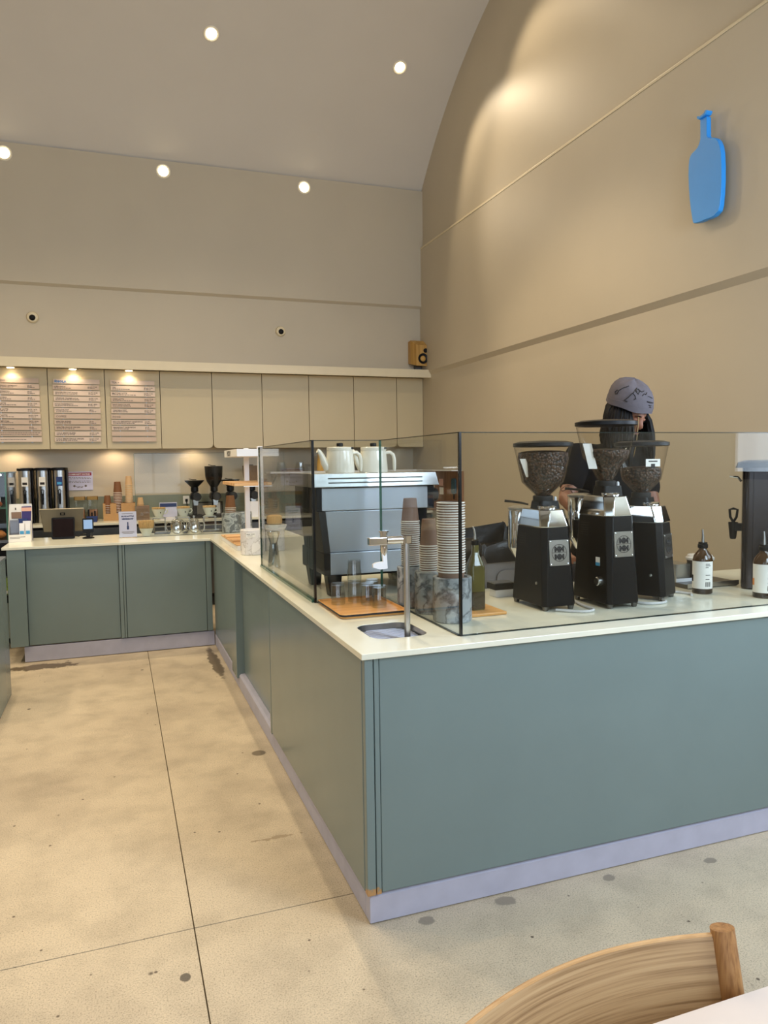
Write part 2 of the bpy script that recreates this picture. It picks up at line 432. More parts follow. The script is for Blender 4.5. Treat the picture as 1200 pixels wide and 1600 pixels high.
# right wall: lower face, proud middle panel, upper face above the thin ledge
rw = MB().box(XR, XR+.2, .35, 6.6, 0, 6.6).box(XR, XR+.2, -1.15, .35, 0, 1.4).box(XR, XR+.2, -1.15, .35, 2.9, 6.6).box(XR, XR+.2, -4.0, -1.15, 0, 6.6)
ST('wall_right', rw, M['wall'], smooth=0)
ST('trim_3', MB().prism([(2.83,2.57),(2.80,2.615),(2.80,4.08),(2.83,4.08)], 'y', .4, 6.2), M['wall'], smooth=0)
ST('trim_4', MB().prism([(2.797,4.082),(2.797,4.098),(2.80,4.104),(2.829,4.104),(2.829,4.090),(2.80,4.0815)], 'y', .4, 6.16), M['ledge'], smooth=0)
ST('wall_left', MB().box(XL-.2, XL, YF, 6.6, 0, 6.6), M['wall'], smooth=0)
fw = MB()
wins = [(-4.9, -1.6), (-.75, .65)]
xs_ = [XL] + [q for w_ in wins for q in w_] + [XR+.2]
for q in range(0, len(xs_), 2): fw.box(xs_[q], xs_[q+1], YF-.2, YF, 0, 6.6)
for a, b in wins: fw.box(a, b, YF-.2, YF, 0, .95).box(a, b, YF-.2, YF, 3.6, 6.6)
# step and high window added to the shop front to brighten the right wall
fw.box(1.1, 1.25, YF, -2.6, 0, 6.6).box(1.2501, XR, -2.75, -2.6, 0, 1.85).box(1.2501, XR, -2.75, -2.6, 3.65, 6.6).box(1.2501, 1.32, -2.75, -2.6, 1.85, 3.65).box(2.72, XR, -2.75, -2.6, 1.85, 3.65)
ST('wall_front', fw, M['wall'], smooth=0)
w = bpy.data.objects.new('window_3', None); COL.objects.link(w); w['kind'] = 'structure'  # unseen window added for its light
fr = MB()
for x in (1.32, 1.995, 2.67): fr.box(x, x+.05, -2.71, -2.65, 1.85, 3.65)
for z in (1.85, 3.6): fr.box(1.32, 2.72, -2.709, -2.651, z, z+.05)
P('window_frame', fr, M['black'], w, smooth=0)
P('pane', MB().box(1.32, 2.72, -2.685, -2.675, 1.85, 3.65), M['glasslight'], w, smooth=0)
for i, (a, b) in enumerate(wins):
    w = bpy.data.objects.new('window_%d' % (i+1), None); COL.objects.link(w); w['kind'] = 'structure'
    fr = MB()
    for x in (a, (a+b)/2-.025, b-.05): fr.box(x, x+.05, YF-.14, YF-.08, .95, 3.6)
    for z in (.95, 2.6, 3.55): fr.box(a, b, YF-.139, YF-.081, z, z+.05)
    P('window_frame', fr, M['black'], w, smooth=0)
    P('pane', MB().box(a, b, YF-.115, YF-.105, .95, 3.6), M['glasslight'], w, smooth=0)
w = bpy.data.objects.new('window_4', None); COL.objects.link(w); w['kind'] = 'structure'
fr = MB()
for y in (-1.15, .30): fr.box(XR+.08, XR+.14, y, y+.05, 1.4, 2.9)
for z in (1.4, 2.85): fr.box(XR+.081, XR+.139, -1.15, .35, z, z+.05)
P('window_frame', fr, M['black'], w, smooth=0)
P('pane', MB().box(XR+.105, XR+.115, -1.15, .35, 1.4, 2.9), M['glasslight'], w, smooth=0)

# ------------------------------------------------------------------ wall cabinets, light shelf
jx = [-2.475, -1.922, -1.369, -.8167, -.257, .2952, .8516, 1.3958, 1.9403, 2.4837, 2.829]
cablab = {0: 'cream wall cabinet at the far left edge, mostly out of frame', 1: 'cream wall cabinet behind the leftmost menu board',
 2: 'cream wall cabinet behind the middle menu board with the blue heading', 3: 'cream wall cabinet behind the rightmost menu board',
 4: 'plain cream wall cabinet directly right of the menu boards, rounded lower right corner',
 5: 'plain cream wall cabinet, second right of the menu boards, rounded lower left corner',
 6: 'plain cream wall cabinet, third right of the menu boards', 7: 'plain cream wall cabinet above the first enamel pot',
 8: 'plain cream wall cabinet second from the right wall, rounded lower right corner', 9: 'narrow cream wall cabinet against the right wall'}
CZ0, CZ1 = 1.722, 2.556
for i in range(10):
    a, b = jx[i], jx[i+1]
    t = T('wall_cabinet', cablab[i], 'cabinet', (a, 6.2, CZ0))
    wd = b-a; g = .0035; h = CZ1-CZ0-.003
    P('body', MB().box(g, wd-g, .02, .345, .055, h), M['cab'], t, smooth=0)
    rl = .05 if i in (5, 9) else .004; rr = .05 if i in (4, 8) else .004
    pts = [(wd-g, h), (g, h)]
    for q in range(7):
        an = PI + PI/2*q/6; pts.append((g+rl+rl*math.cos(an), rl+rl*math.sin(an)))
    for q in range(7):
        an = 1.5*PI + PI/2*q/6; pts.append((wd-g-rr+rr*math.cos(an), rr+rr*math.sin(an)))
    P('door', MB().prism(pts, 'y', 0, .02), M['cab'], t, smooth=30)
shelf = MB().box(XL, XR-.001, 5.95, 6.199, 2.56, 2.628).box(XL, XR-.001, 5.95, 5.97, 2.535, 2.56)
ST('trim_5', shelf, M['ledge'], smooth=0)
for x, lab in ((-1.70,'small round puck light over the leftmost menu board'), (-1.12,'small round puck light over the middle menu board'), (-.57,'small round puck light over the rightmost menu board')):
    t = T('puck_light', lab, 'light', (x, 6.13, 2.56))
    P('housing', MB().lathe([(.042,0),(.042,-.016),(.034,-.018)], 20), M['lampring'], t)
    P('lens', MB().cyl(.034, -.021, -.0185, 20), M['lens'], t)
    spot('puck_beam', (x, 6.135, 2.535), (0, .1, -1), 4.5, 130, .6, (1,.82,.58), .03)
for x in (-1.75, -.75, .1):
    t = T('under_cabinet_light', 'slim round light under the wall cabinets, above the back worktop', 'light', (x, 6.38, 1.776), group='lights under the wall cabinets')
    P('housing', MB().cyl(.035, -.014, 0, 16), M['lampring'], t); P('lens', MB().cyl(.028, -.017, -.0145, 16), M['lens'], t)
    spot('under_cabinet_beam', (x, 6.38, 1.752), (0, .1, -1), 6, 150, .5, (1,.74,.46), .03)

# menu boards
def bars(mb, x0, z, w, h, y, words):
    x = x0
    for q in words:
        if x+q*w > x0+1e3: break
        mb.quad((x, y, z), (1,0,0), (0,0,1), q*w, h); x += q*w + w*.6
boards = [
 ('pinkish wooden menu board of slats at the far left edge of the frame', -1.895, [
   ('ESPRESSO','',0), ('HAYES VALLEY ESPRESSO','$5.00',1), ('OPERA ESPRESSO','$5.00',1), ('CAPPUCCINO','$5.25',1), ('CAFFE LATTE','$5.75 / 7.00',1),
   ('WINTER LATTE','$6.75 / 8.75',1), ('SWEET LATTE','$6.50 / 8.00',1), ('CAFFE MOCHA','$6.50 / 8.00',1), ('AFFOGATO','$6.50',1), (None,'',2), (None,'',3)], 0),
 ('pinkish wooden menu board of slats with a blue heading, between the other two', -1.318, [
   ('NOLA','',4), ('ICED NOLA','$6.25 / 7.50',1), ('GINGER BISCUIT NOLA','$6.75 / 8.00',1), ('ORANGE CREAM NOLA','$6.75 / 8.00',1), ('NOLA SHAKERATO','$6.25 / 8.25',1),
   ('NOLA FLOAT','$8.50',1), ('COFFEE','',0), ('WINTER BLEND','$5.00',1), ('WINTER SINGLE ORIGIN','$5.50',1), ('COLD BREW BLEND','$5.75 / 6.75',1), ('COLD BREW SINGLE ORIGIN','$6.25 / 7.25',1)], 1),
 ('pinkish wooden menu board of slats headed TEA, the rightmost of the three', -.762, [
   ('TEA +','',0), ('TEA','$5.00 / 5.50',1), ('MATCHA LATTE','$6.75 / 7.75',1), ('CHAI LATTE','$6.25 / 7.25',1), ('HOT CHOCOLATE','$5.25 / 6.00',1),
   ('CASCARA FIZZ','$6.50 / 6.50',1), ('FOOD','',0), ('BACON BREAKFAST SANDWICH','$10.75',1), ('BREAKFAST SANDWICH','$9.75',1), ('','',9), ('','',9)], 2)]
slat_me = {}
for lab, x0, rows, bi in boards:
    t = T('menu_board', lab, 'sign', (x0, 6.172, 1.788))
    wd = .447
    for xx in (.085, .36):
        P('hanging_rod', MB().box(xx-.003, xx+.003, .012, .02, 0, .66), M['steel'], t, smooth=0)
        for z in (0.008, .652): P('standoff', MB().box(xx-.007, xx+.007, .012, .0275, z-.007, z+.007), M['steel'], t, smooth=0)
    for r, (s, pr, kind) in enumerate(rows):
        z = .66 - (r+1)*.06 + .009; dx = random.uniform(-.004, .006)
        sl = P('slat', MB().box(dx, wd+dx, 0, .012, z, z+.0475), M['slat2' if random.random() < .4 else 'slat'], t, smooth=0)
        y = -.0008
        if kind in (0, 1, 4):
            tx = MB()
            if kind == 4:
                # little bottle mark ahead of the heading
                tx.add([(dx+.014,y,z+.012),(dx+.026,y,z+.012),(dx+.026,y,z+.03),(dx+.022,y,z+.034),(dx+.022,y,z+.043),(dx+.018,y,z+.043),(dx+.018,y,z+.034),(dx+.014,y,z+.03)], [tuple(range(8))])
                tx.text(s, .034, (dx+.031, y, z+.010), bold=.0012)
            else: tx.text(s, .029 if kind == 0 else .0205, (dx+.014, y, z+(.012 if kind == 0 else .023)), bold=.0004)
            P('lettering', tx, M['inkblue' if kind == 4 else 'inkgrey' if kind == 0 else 'ink'], sl, smooth=0)
        if kind == 1:
            tx = MB().text(pr, .0185, (dx+.335, y, z+.023), bold=.0004)
            P('price', tx, M['ink'], sl, smooth=0)
        if kind in (1, 2, 3):
            tx = MB(); x = dx+.015; end = dx+random.uniform(.15,.24) if kind == 1 else dx+(.42 if kind == 2 else .3)
            for zz in ((.011,) if kind == 1 else (.03,.012) if kind == 2 else (.022,)):
                x = dx+.015
                while x < end:
                    q = random.uniform(.008, .024); tx.quad((x, y, z+zz), (1,0,0), (0,0,1), q, .007); x += q+.005
            if kind == 1:
                x = dx+.335
                for q in (.013, .03, .012): tx.quad((x, y, z+.011), (1,0,0), (0,0,1), q, .006); x += q+.006
            P('small_print', tx, M['inkgrey'], sl, smooth=0)['kind'] = 'stuff'

# ------------------------------------------------------------------ lamps in vault and upper wall
def can(loc, nrm, lab, power, angle, beam=None, off=.05, group=None):
    t = T('recessed_light', lab, 'light', loc, group=group)
    t.rotation_euler = Vector(nrm).to_track_quat('Z', 'Y').to_euler()
    P('trim_ring', MB().lathe([(.075,-.01),(.078,.004),(.07,.010),(.060,.006),(.056,-.005)], 28), M['lampring'], t)
    P('lens', MB().lathe([(.056,-.006),(.05,.003),(.0,.008)], 24, cap1=False), M['lens'], t)
    d = Vector(beam or nrm).normalized()
    spot('lamp_beam', Vector(loc)+Vector(nrm).normalized()*off, d, power, angle, .35, (1,.82,.58), .05)
def vn(y): 
    z = VZ+math.sqrt(VR*VR-(y-VY)**2); return z, (0, (VY-y)/VR, (VZ-z)/VR)
z, nn = vn(5.19)
CP = 124
for x, lab in ((.263, 'bright recessed lamp in the vault, the left of two up there'), (2.181, 'bright recessed lamp in the vault, nearest the right wall')):
    can((x, 5.19, z), nn, lab, CP if x < 2 else 72, 90)
for x in (-1.66, -3.5):
    can((x, 5.19, z), nn, 'bright recessed lamp in the vault, left of the frame', CP, 90, group='vault lamps out of view')
for y, pw in ((3.82, CP), (2.34, CP), (.94, CP)):
    z, nn = vn(y)
    for x in (-3.5, -1.66, .263, 2.181):
        if x > 2 and y < 3: continue
        can((x, y, z), nn, 'bright recessed lamp along the crown of the vault', pw if x < 2 else 72, 90, group='lamps along the crown of the vault')
for x, lab in ((-1.672, 'bright round lamp high on the back wall at the left frame edge'), (-.152, 'bright round lamp high on the back wall, middle of three'), (1.379, 'bright round lamp high on the back wall, nearest the right corner')):
    can((x, 6.16, 4.655), (0, -1, 0), lab, 60, 90, (0, -1, -.3), .06)

# cameras, loudspeaker
def dome(x, z, lab):
    t = T('dome_camera', lab, 'camera', (x, 6.2, z))
    P('housing', MB().lathe([(.058,0),(.058,.014),(.05,.034),(.032,.044)], 28, axis='-y'), M['ledge'], t)
    P('lens_dome', MB().lathe([(.03,.036),(.03,.044),(.027,.052),(.018,.060),(.005,.064)], 24, (0,0,-.008), '-y'), M['black'], t)
    for a in (90, 210, 330):
        P('screw', MB().cyl(.004, .02, .034, 8, (.046*math.cos(math.radians(a)), 0, .046*math.sin(math.radians(a))), '-y'), M['steeldark'], t)
dome(-1.481, 3.063, 'small round dome security camera at the left of the back wall')
dome(1.078, 3.039, 'small round dome security camera on the back wall nearer the right corner')
t = T('loudspeaker', 'small wooden loudspeaker with slanted edges in the corner above the light shelf', 'speaker', (2.77, 6.2, 2.69))
sp = MB()
ro = [(-.13,-.002,.29),(.13,-.002,.29),(.13,-.002,.0),(-.10,-.002,.0)]
sp.loft([[(-.13,-.002,0.03),(.05,-.002,.03),(.05,-.002,.295),(-.13,-.002,.295)], [(-.135,-.09,0.02),(.05,-.09,.02),(.05,-.09,.30),(-.135,-.09,.30)], [(-.105,-.20,-.01),(.05,-.20,-.01),(.05,-.20,.235),(-.105,-.20,.235)]])
P('cabinet', sp, M['speakerwood'], t, smooth=0)
P('woofer', MB().lathe([(.062,.2),(.062,.208),(.036,.204),(.030,.192)], 28, (-.02,0,.075), '-y'), M['black'], t)
P('woofer_cone', MB().lathe([(.034,.2),(.02,.212),(.004,.215)], 20, (-.02,0,.075), '-y'), M['speakerwood'], t)
P('tweeter', MB().lathe([(.026,.2),(.026,.206),(.006,.204)], 20, (.012,0,.17), '-y'), M['black'], t)
P('bracket', MB().box(-.06, .02, -.06, 0, -.062, .02), M['steeldark'], t, smooth=0)

# blue bottle sign on the right wall
# outline in wall metres: along the wall, and height, both from the sign's own centre
bottle = [(-0.015, 0.622), (-0.018, 0.508), (-0.015, 0.493), (-0.008, 0.477), (0.005, 0.461), (0.024, 0.452), (0.05, 0.444), (0.065, 0.433), (0.074, 0.415), (0.079, 0.379), (0.08, 0.32), (0.075, 0.243), (0.066, 0.164), (0.054, 0.095), (0.038, 0.025), (0.033, 0.012), (0.024, 0.006), (0.004, 0.003), (-0.033, -0.001), (-0.07, 0.001), (-0.106, -0.002), (-0.142, 0.001), (-0.176, 0.019), (-0.187, 0.049), (-0.194, 0.109), (-0.198, 0.19), (-0.196, 0.283), (-0.19, 0.356), (-0.181, 0.396), (-0.165, 0.433), (-0.146, 0.455), (-0.125, 0.469), (-0.105, 0.475), (-0.094, 0.48), (-0.081, 0.488), (-0.074, 0.503), (-0.071, 0.617)]
stopper = [(-0.0, 0.642), (-0.002, 0.629), (-0.015, 0.619), (-0.03, 0.62), (-0.05, 0.621), (-0.072, 0.625), (-0.083, 0.637), (-0.083, 0.647), (-0.069, 0.651), (-0.062, 0.641), (-0.043, 0.636), (-0.023, 0.634), (-0.009, 0.642)]
t = T('bottle_sign', 'flat bright blue bottle-shaped sign with a stopper on the right wall', 'sign', (2.80, 1.555, 3.0))
P('bottle_body', MB().prism(bottle, 'x', -.062, -.028), M['blue'], t, smooth=30, bevel=.003)
P('stopper', MB().prism(stopper, 'x', -.075, -.03), M['blue'], t, smooth=30, bevel=.002)
cy = sum(p[0] for p in bottle)/len(bottle)
for zz in (.15, .4): P('standoff', MB().cyl(.01, -.03, 0, 12, (0, cy, zz), 'x'), M['steel'], t)

# ------------------------------------------------------------------ counters
HT = .92
def counter_top():
    o = [(2.829,-.012),(2.829,.93),(.74,.93),(.74,4.85),(-1.585,4.85),(-1.585,4.088),(-.012,4.088),(-.012,-.012)]
    a = mesh_obj('worktop', MB().prism(o, 'z', .90, HT), M['top'], smooth=0)
    c = mesh_obj('cutter', MB().prism(rrect(.092,.305,.158,.405,.055,6), 'z', .8, 1), None, smooth=0)
    b = a.modifiers.new('cut', 'BOOLEAN'); b.object = c; b.operation = 'DIFFERENCE'; b.solver = 'EXACT'
    bpy.context.view_layer.update()
    me = bpy.data.meshes.new_from_object(a.evaluated_get(bpy.context.evaluated_depsgraph_get()))
    a.modifiers.clear(); a.data = me
    bpy.data.objects.remove(c)
    bv = a.modifiers.new('bevel', 'BEVEL'); bv.width = .002; bv.segments = 2; bv.limit_method = 'ANGLE'; bv.angle_limit = math.radians(50)
    tag(a, 'pale quartz worktop running unbroken along all three green counters', 'worktop')
counter_top()
PZ = .104
t = T('front_counter', 'sage green counter front facing the viewer, nearest and widest of the three', 'counter', (0,0,0))
P('carcass', MB().box(.03, 2.826, .03, .915, .12, .76).box(.03,.08,.03,.915,.76,.899).box(.33,2.826,.03,.915,.76,.899).box(.08,.33,.03,.15,.76,.899).box(.08,.33,.42,.915,.76,.899), M['green'], t, smooth=0)
P('corner_post', MB().box(.001, .030, .0, .028, PZ, .899), M['chip'], t, smooth=0, bevel=.002)
P('batten', MB().box(.0335, .0505, .0015, .028, PZ, .899), M['chip'], t, smooth=0, bevel=.002)
P('front_panel', MB().box(.0525, 2.826, .003, .028, PZ+.004, .899), M['green'], t, smooth=0, bevel=.003)
P('plinth', MB().prism([(.012,0.004),(.012,.092),(.026,.104),(.06,.104),(.06,.004)], 'x', .012, 2.826), M['plinth'], t, smooth=0)
t = T('left_counter', 'sage green counter side running away from the near corner to the back', 'counter', (0,0,0))
P('carcass', MB().box(.075, .72, .935, 4.1, .12, .899).box(.028,.076,.06,1.60,.12,.899), M['green'], t, smooth=0)
P('side_panel', MB().box(.0, .026, .033, 1.600, PZ+.002, .899), M['green'], t, 'long glossy near panel', smooth=0, bevel=.003)
P('batten', MB().box(.0, .07, 1.612, 1.64, PZ-.01, .899), M['green'], t, smooth=0, bevel=.002)
P('side_panel', MB().box(.048, .07, 1.643, 2.795, PZ+.002, .899), M['green'], t, 'recessed middle panel', smooth=0, bevel=.003)
P('pilaster', MB().box(-.004, .07, 2.80, 3.02, PZ-.03, .899), M['green'], t, smooth=0, bevel=.003)
P('side_panel', MB().box(.012, .07, 3.024, 4.095, PZ+.002, .899), M['green'], t, 'short far panel', smooth=0, bevel=.003)
P('plinth', MB().prism([(.012,.004),(.012,.092),(.024,.104),(.06,.104),(.06,.004)], 'y', .062, 4.12), M['plinth'], t, smooth=0)
t = T('back_counter', 'sage green register counter at the back left', 'counter', (0,0,0))
P('carcass', MB().box(-1.54, -.005, 4.15, 4.84, .13, .899), M['green'], t, smooth=0)
P('end_pilaster', MB().box(-1.553, -1.425, 4.10, 4.149, .135, .899), M['green'], t, smooth=0, bevel=.003)
P('front_panel', MB().box(-1.422, -.742, 4.128, 4.149, .135, .899), M['green'], t, smooth=0, bevel=.003)
P('divider', MB().box(-.739, -.712, 4.104, 4.149, .135, .899), M['green'], t, smooth=0, bevel=.002)
P('divider', MB().box(-.709, -.694, 4.104, 4.149, .135, .899), M['green'], t, smooth=0, bevel=.002)
P('front_panel', MB().box(-.691, -.052, 4.112, 4.149, .135, .899), M['green'], t, smooth=0, bevel=.003)
P('divider', MB().box(-.049, -.006, 4.102, 4.149, .135, .899), M['green'], t, smooth=0, bevel=.002)
P('plinth', MB().box(-1.46, .008, 4.13, 4.16, .004, .125), M['plinth'], t, smooth=0, bevel=.002)
# back wall worktop units
t = T('back_bench', 'low dark-fronted service bench along the back wall under the cabinets', 'counter', (0,0,0))
P('worktop', MB().box(-3.4, 2.826, 5.9, 6.528, .93, .955), M['top'], t, smooth=0, bevel=.003)
P('carcass', MB().box(-3.4, 2.82, 5.96, 6.52, .1, .929), M['black'], t, smooth=0)
for k in range(9): P('drawer_front', MB().box(-3.38+k*.69, -3.38+k*.69+.67, 5.935, 5.959, .14, .9), M['steeldark'], t, smooth=0, bevel=.004)
P('toe_kick', MB().box(-3.4, 2.82, 6.0, 6.5, .003, .1), M['blackmat'], t, smooth=0)
# shelf on the splash wall
t = T('wall_shelf', 'thin pale shelf on the back wall under the right-hand cabinets', 'shelf', (0,0,0))
P('board', MB().box(.93, 2.826, 6.22, 6.529, 1.425, 1.447), M['white'], t, smooth=0, bevel=.002)
for x in (1.0, 1.75, 2.6): P('bracket', MB().prism([(6.529,1.424),(6.529,1.30),(6.52,1.30),(6.28,1.415),(6.28,1.424)], 'x', x, x+.02), M['steel'], t, smooth=0)
# station at the left frame edge
t = T('condiment_station', 'dark sage green cabinet end cut off by the left edge of the frame', 'cabinet', (0,0,0))
P('body', MB().loft([ring_z(rrect(-2.0,-1.452,2.62,3.3,.04),.004), ring_z(rrect(-2.0,-1.452,2.62,3.3,.04),.925)]), M['green'], t)
P('counter_top', MB().loft([ring_z(rrect(-2.01,-1.448,2.615,3.31,.04),.9255), ring_z(rrect(-2.01,-1.448,2.615,3.31,.04),.94)]), M['steel'], t)
# ------------------------------------------------------------------ glass screens on the counters
def pane(name, lab, x0, x1, y0, y1, z0, z1, edges):
    t = T(name, lab, 'glass screen', ((x0+x1)/2, (y0+y1)/2, z0))
    cx, cy = (x0+x1)/2, (y0+y1)/2
    b = lambda q, w: (q[0]-cx, q[1]-cx, q[2]-cy, q[3]-cy)
    h = z1-z0
    P('pane', MB().box(x0-cx, x1-cx, y0-cy, y1-cy, 0, h), M['glass'], t, smooth=0)
    e = .0012
    for kind in edges:
        if kind == 'top': P('top_edge', MB().box(x0-cx, x1-cx, y0-cy, y1-cy, h, h+.0025), M['edge'], t, smooth=0)
        if kind == 'bottom': P('bottom_seal', MB().box(x0-cx-.001, x1-cx+.001, y0-cy-.001, y1-cy+.001, 0, .003), M['edge'], t, smooth=0)
        if kind == 'palebottom': P('bottom_channel', MB().box(x0-cx-.006, x1-cx+.006, y0-cy, y1-cy, 0, .012), M['edgelight'], t, smooth=0)
        if kind == 'x0': P('side_edge', MB().box(x0-cx-.0025, x0-cx, y0-cy, y1-cy, 0, h), M['edgelight'], t, smooth=0)
        if kind == 'x1': P('side_edge', MB().box(x1-cx, x1-cx+.0025, y0-cy, y1-cy, 0, h), M['edgelight'], t, smooth=0)
        if kind == 'y1': P('side_edge', MB().box(x0-cx, x1-cx, y1-cy, y1-cy+.0025, 0, h), M['edgelight'], t, smooth=0)
    return t, cx, cy
GZ = 1.632
t, cx, cy = pane('glass_screen', 'long clear glass screen along the front counter, before the grinders', .395, 2.829, .089, .099, HT, GZ, ('top', 'bottom'))
P('corner_seal', MB().box(.386-cx, .3945-cx, .088-cy, .0995-cy, 0, GZ-HT+.003), M['edgeblack'], t, smooth=0)
t, cx, cy = pane('glass_screen', 'short clear glass screen between the tap and the stacked paper cups', .381, .391, .1, .905, HT, GZ, ('top', 'bottom'))
P('corner_joint', MB().box(.3805-cx, .3915-cx, .9055-cy, .9075-cy, 0, GZ-HT+.002), M['edgelight'], t, smooth=0)
t, cx, cy = pane('glass_screen', 'small clear glass screen directly behind the tray of tumblers', .082, .391, .91, .92, HT, GZ, ('top', 'bottom'))
P('corner_seal', MB().box(.071-cx, .0815-cx, .908-cy, .921-cy, 0, GZ-HT+.003), M['edgeblack'], t, smooth=0)
t, cx, cy = pane('glass_screen', 'clear glass screen along the left counter, left of the coffee machine', .068, .078, .922, 2.18, HT, GZ, ('top', 'palebottom', 'y1'))
t, cx, cy = pane('glass_screen', 'clear green-edged glass screen on the back counter before the pour-over drippers', -.585, .352, 4.50, 4.51, HT, GZ+.008, ('top', 'x0', 'x1', 'bottom'))

# ------------------------------------------------------------------ tap and drain
t = T('drip_tray', 'recessed steel drip tray with a rod grate set in the worktop under the tap', 'drip tray', (.1985, .2815, .86))
rr = rrect(-.108,.108,-.125,.125,.055,6); ri = rrect(-.104,.104,-.121,.121,.052,6)
P('basin', MB().loft([ring_z(rr,.0585),ring_z(rr,-.004),ring_z(ri,0.0),ring_z(ri,.0585)], closed=False, cap0=False, cap1=False), M['steel'], t)
P('basin_floor', MB().loft([ring_z(ri,-.004),ring_z(ri,-.002)]), M['steeldark'], t)
for i in range(15):
    y = -.112+i*.016
    hw = .098 if abs(y) < .075 else .098-.03*((abs(y)-.075)/.04)**2-.01
    P('rod', MB().tube([(-hw,y,.036),(hw,y,.036)], .0024, 8), M['rod'], t)
for x in (-.07, .07): P('cross_rod', MB().tube([(x,-.1,.030),(x,.1,.030)], .003, 6), M['steel'], t)
t = T('water_tap', 'tall slim steel water tap with a white lever, standing in the drip tray', 'tap', (.232, .205, .86))
P('post', MB().cyl(.011, .0, .385, 24), M['steel'], t)
P('base_collar', MB().lathe([(.02,.0),(.02,.006),(.012,.010)], 24), M['blackmat'], t)
P('post_cap', MB().loft([[(x,y,z) for x,y in rrect(-.017,.017,-.017,.017,.006)] for z in (.386,.412)]), M['chrome'], t)
P('body', MB().tube([(-.016,0,.399),(-.075,.0,.399)], .014, 20), M['chrome'], t)
P('spout', MB().box(-.142, -.076, -.014, .014, .384, .412), M['chrome'], t, smooth=0, bevel=.003)
P('valve_cap', MB().lathe([(.013,.412),(.013,.428),(.018,.429),(.018,.434)], 20, (-.085,0,0)), M['chrome'], t)
P('valve_stem', MB().lathe([(.013,.384),(.013,.362),(.006,.345)], 20, (-.085,0,0)), M['chrome'], t)
P('lever', MB().loft([[(-.094,-.006,.362),(-.077,-.006,.362),(-.077,.006,.362),(-.094,.006,.362)],[(-.090,-.006,.325),(-.074,-.006,.30),(-.074,.006,.30),(-.090,.006,.325)],[(-.118,-.006,.322),(-.100,-.006,.298),(-.100,.006,.298),(-.118,.006,.322)],[(-.128,-.006,.317),(-.128,-.006,.306),(-.128,.006,.306),(-.128,.006,.317)]]), M['white'], t, smooth=0)

# tray and tumblers
t = T('serving_tray', 'shallow orange-brown wooden tray with upside-down tumblers, beside the tap', 'tray', (.222, .71, HT+.0005))
o1 = rrect(-.137,.137,-.185,.185,.02,4); o2 = rrect(-.143,.143,-.191,.191,.024,4); i2 = rrect(-.138,.138,-.186,.186,.021,4)
P('board', MB().loft([ring_z(o1,0),ring_z(o2,.016),ring_z(i2,.017),ring_z(o1,.008)]), M['tray'], t)
P('rim', MB().loft([ring_z(rrect(-.1445,.1445,-.1925,.1925,.025,4),.009),ring_z(rrect(-.1445,.1445,-.1925,.1925,.025,4),.0165),ring_z(rrect(-.1432,.1432,-.1912,.1912,.024,4),.0165),ring_z(rrect(-.1432,.1432,-.1912,.1912,.024,4),.009)], closed=True, cap0=False, cap1=False), M['blackmat'], t)
def tumbler(name, loc, lab, group, h=.092, r=.031):
    t = T(name, lab, 'glass', loc, group=group)
    P('bowl', MB().lathe([(r,0),(r*1.01,h*.5),(r*.94,h*.58),(r*.93,h*.94),(r*.86,h),(.0,h),(.0,h-.008),(r*.80,h-.010),(r*.86,h*.9),(r*.88,h*.58),(r*.94,h*.5),(r*.93,0)], 28, cap0=False, cap1=False), M['tumbler'], t)
    return t
tz = HT+.009
tg = 'tumblers on the wooden tray'
tum = tumbler('tumbler', (.148,.80,tz), 'clear tumbler upside down on the wooden tray, standing alone at the left', tg)
for loc, lab in (((.232,.83,tz),'clear tumbler upside down on the tray, carrying another on top'), ((.232,.83,tz+.0925),'clear tumbler upside down, balanced on another at the tray back'),
                 ((.262,.74,tz),'clear tumbler upside down on the tray, between the stacked pair and the front one'), ((.288,.665,tz),'clear tumbler upside down, nearest the tap post on the tray'),
                 ((.315,.835,tz),'clear tumbler upside down in the far right tray corner')):
    dup(tum, loc, 0, lab)

# ------------------------------------------------------------------ marble pots and paper cups
def pot(name, loc, r, h, m, lab, group=None):
    t = T(name, lab, 'pot', loc, group=group)
    P('pot_wall', MB().lathe([(r-.004,0),(r,.005),(r,h-.004),(r-.003,h),(r-.016,h),(r-.018,h-.004),(r-.018,.012),(0,.012)], 40, cap1=False), m, t)
    return t
pot('marble_pot', (.475,.345,HT), .0755, .172, M['greymarble'], 'grey marble pot nearest the corner glass, holding the tallest white-rimmed cup stack')
pot('marble_pot', (.456,.525,HT), .060, .17, M['greymarble'], 'grey marble pot in the middle of three, holding the short cup stack')
pot('marble_pot', (.432,.668,HT), .058, .175, M['greymarble'], 'grey marble pot farthest from the corner glass of three, beside the tap post')
cupcache = {}
def cup(loc, r, h, body, up, lab, group, cat='paper cup', rimm='rim'):
    key = (r, h, body, up, rimm)
    if key in cupcache: return dup(cupcache[key], loc, 0, lab, group)
    t = T('paper_cup', lab, cat, loc, group=group)
    b = r*.70
    if up: prof = [(b,0),(b,.001),(r-.002,h-.003),(r-.003,h-.003),(b-.001,.002),(0,.002)]; zr = h-.003
    else: prof = [(r-.002,.003),(b,h-.001),(b-.003,h),(b-.004,h-.004),(0,h-.004)]; zr = .003
    P('wall', MB().lathe(prof, 28, cap0=up, cap1=False), M[body], t)
    R = []
    P('rolled_rim', MB().lathe([(r-.003,zr-.0028),(r+.0005,zr-.002),(r+.0015,zr),(r+.0005,zr+.002),(r-.003,zr+.0028)], 28, cap0=False, cap1=False), M[rimm], t)
    cupcache[key] = t
    return t
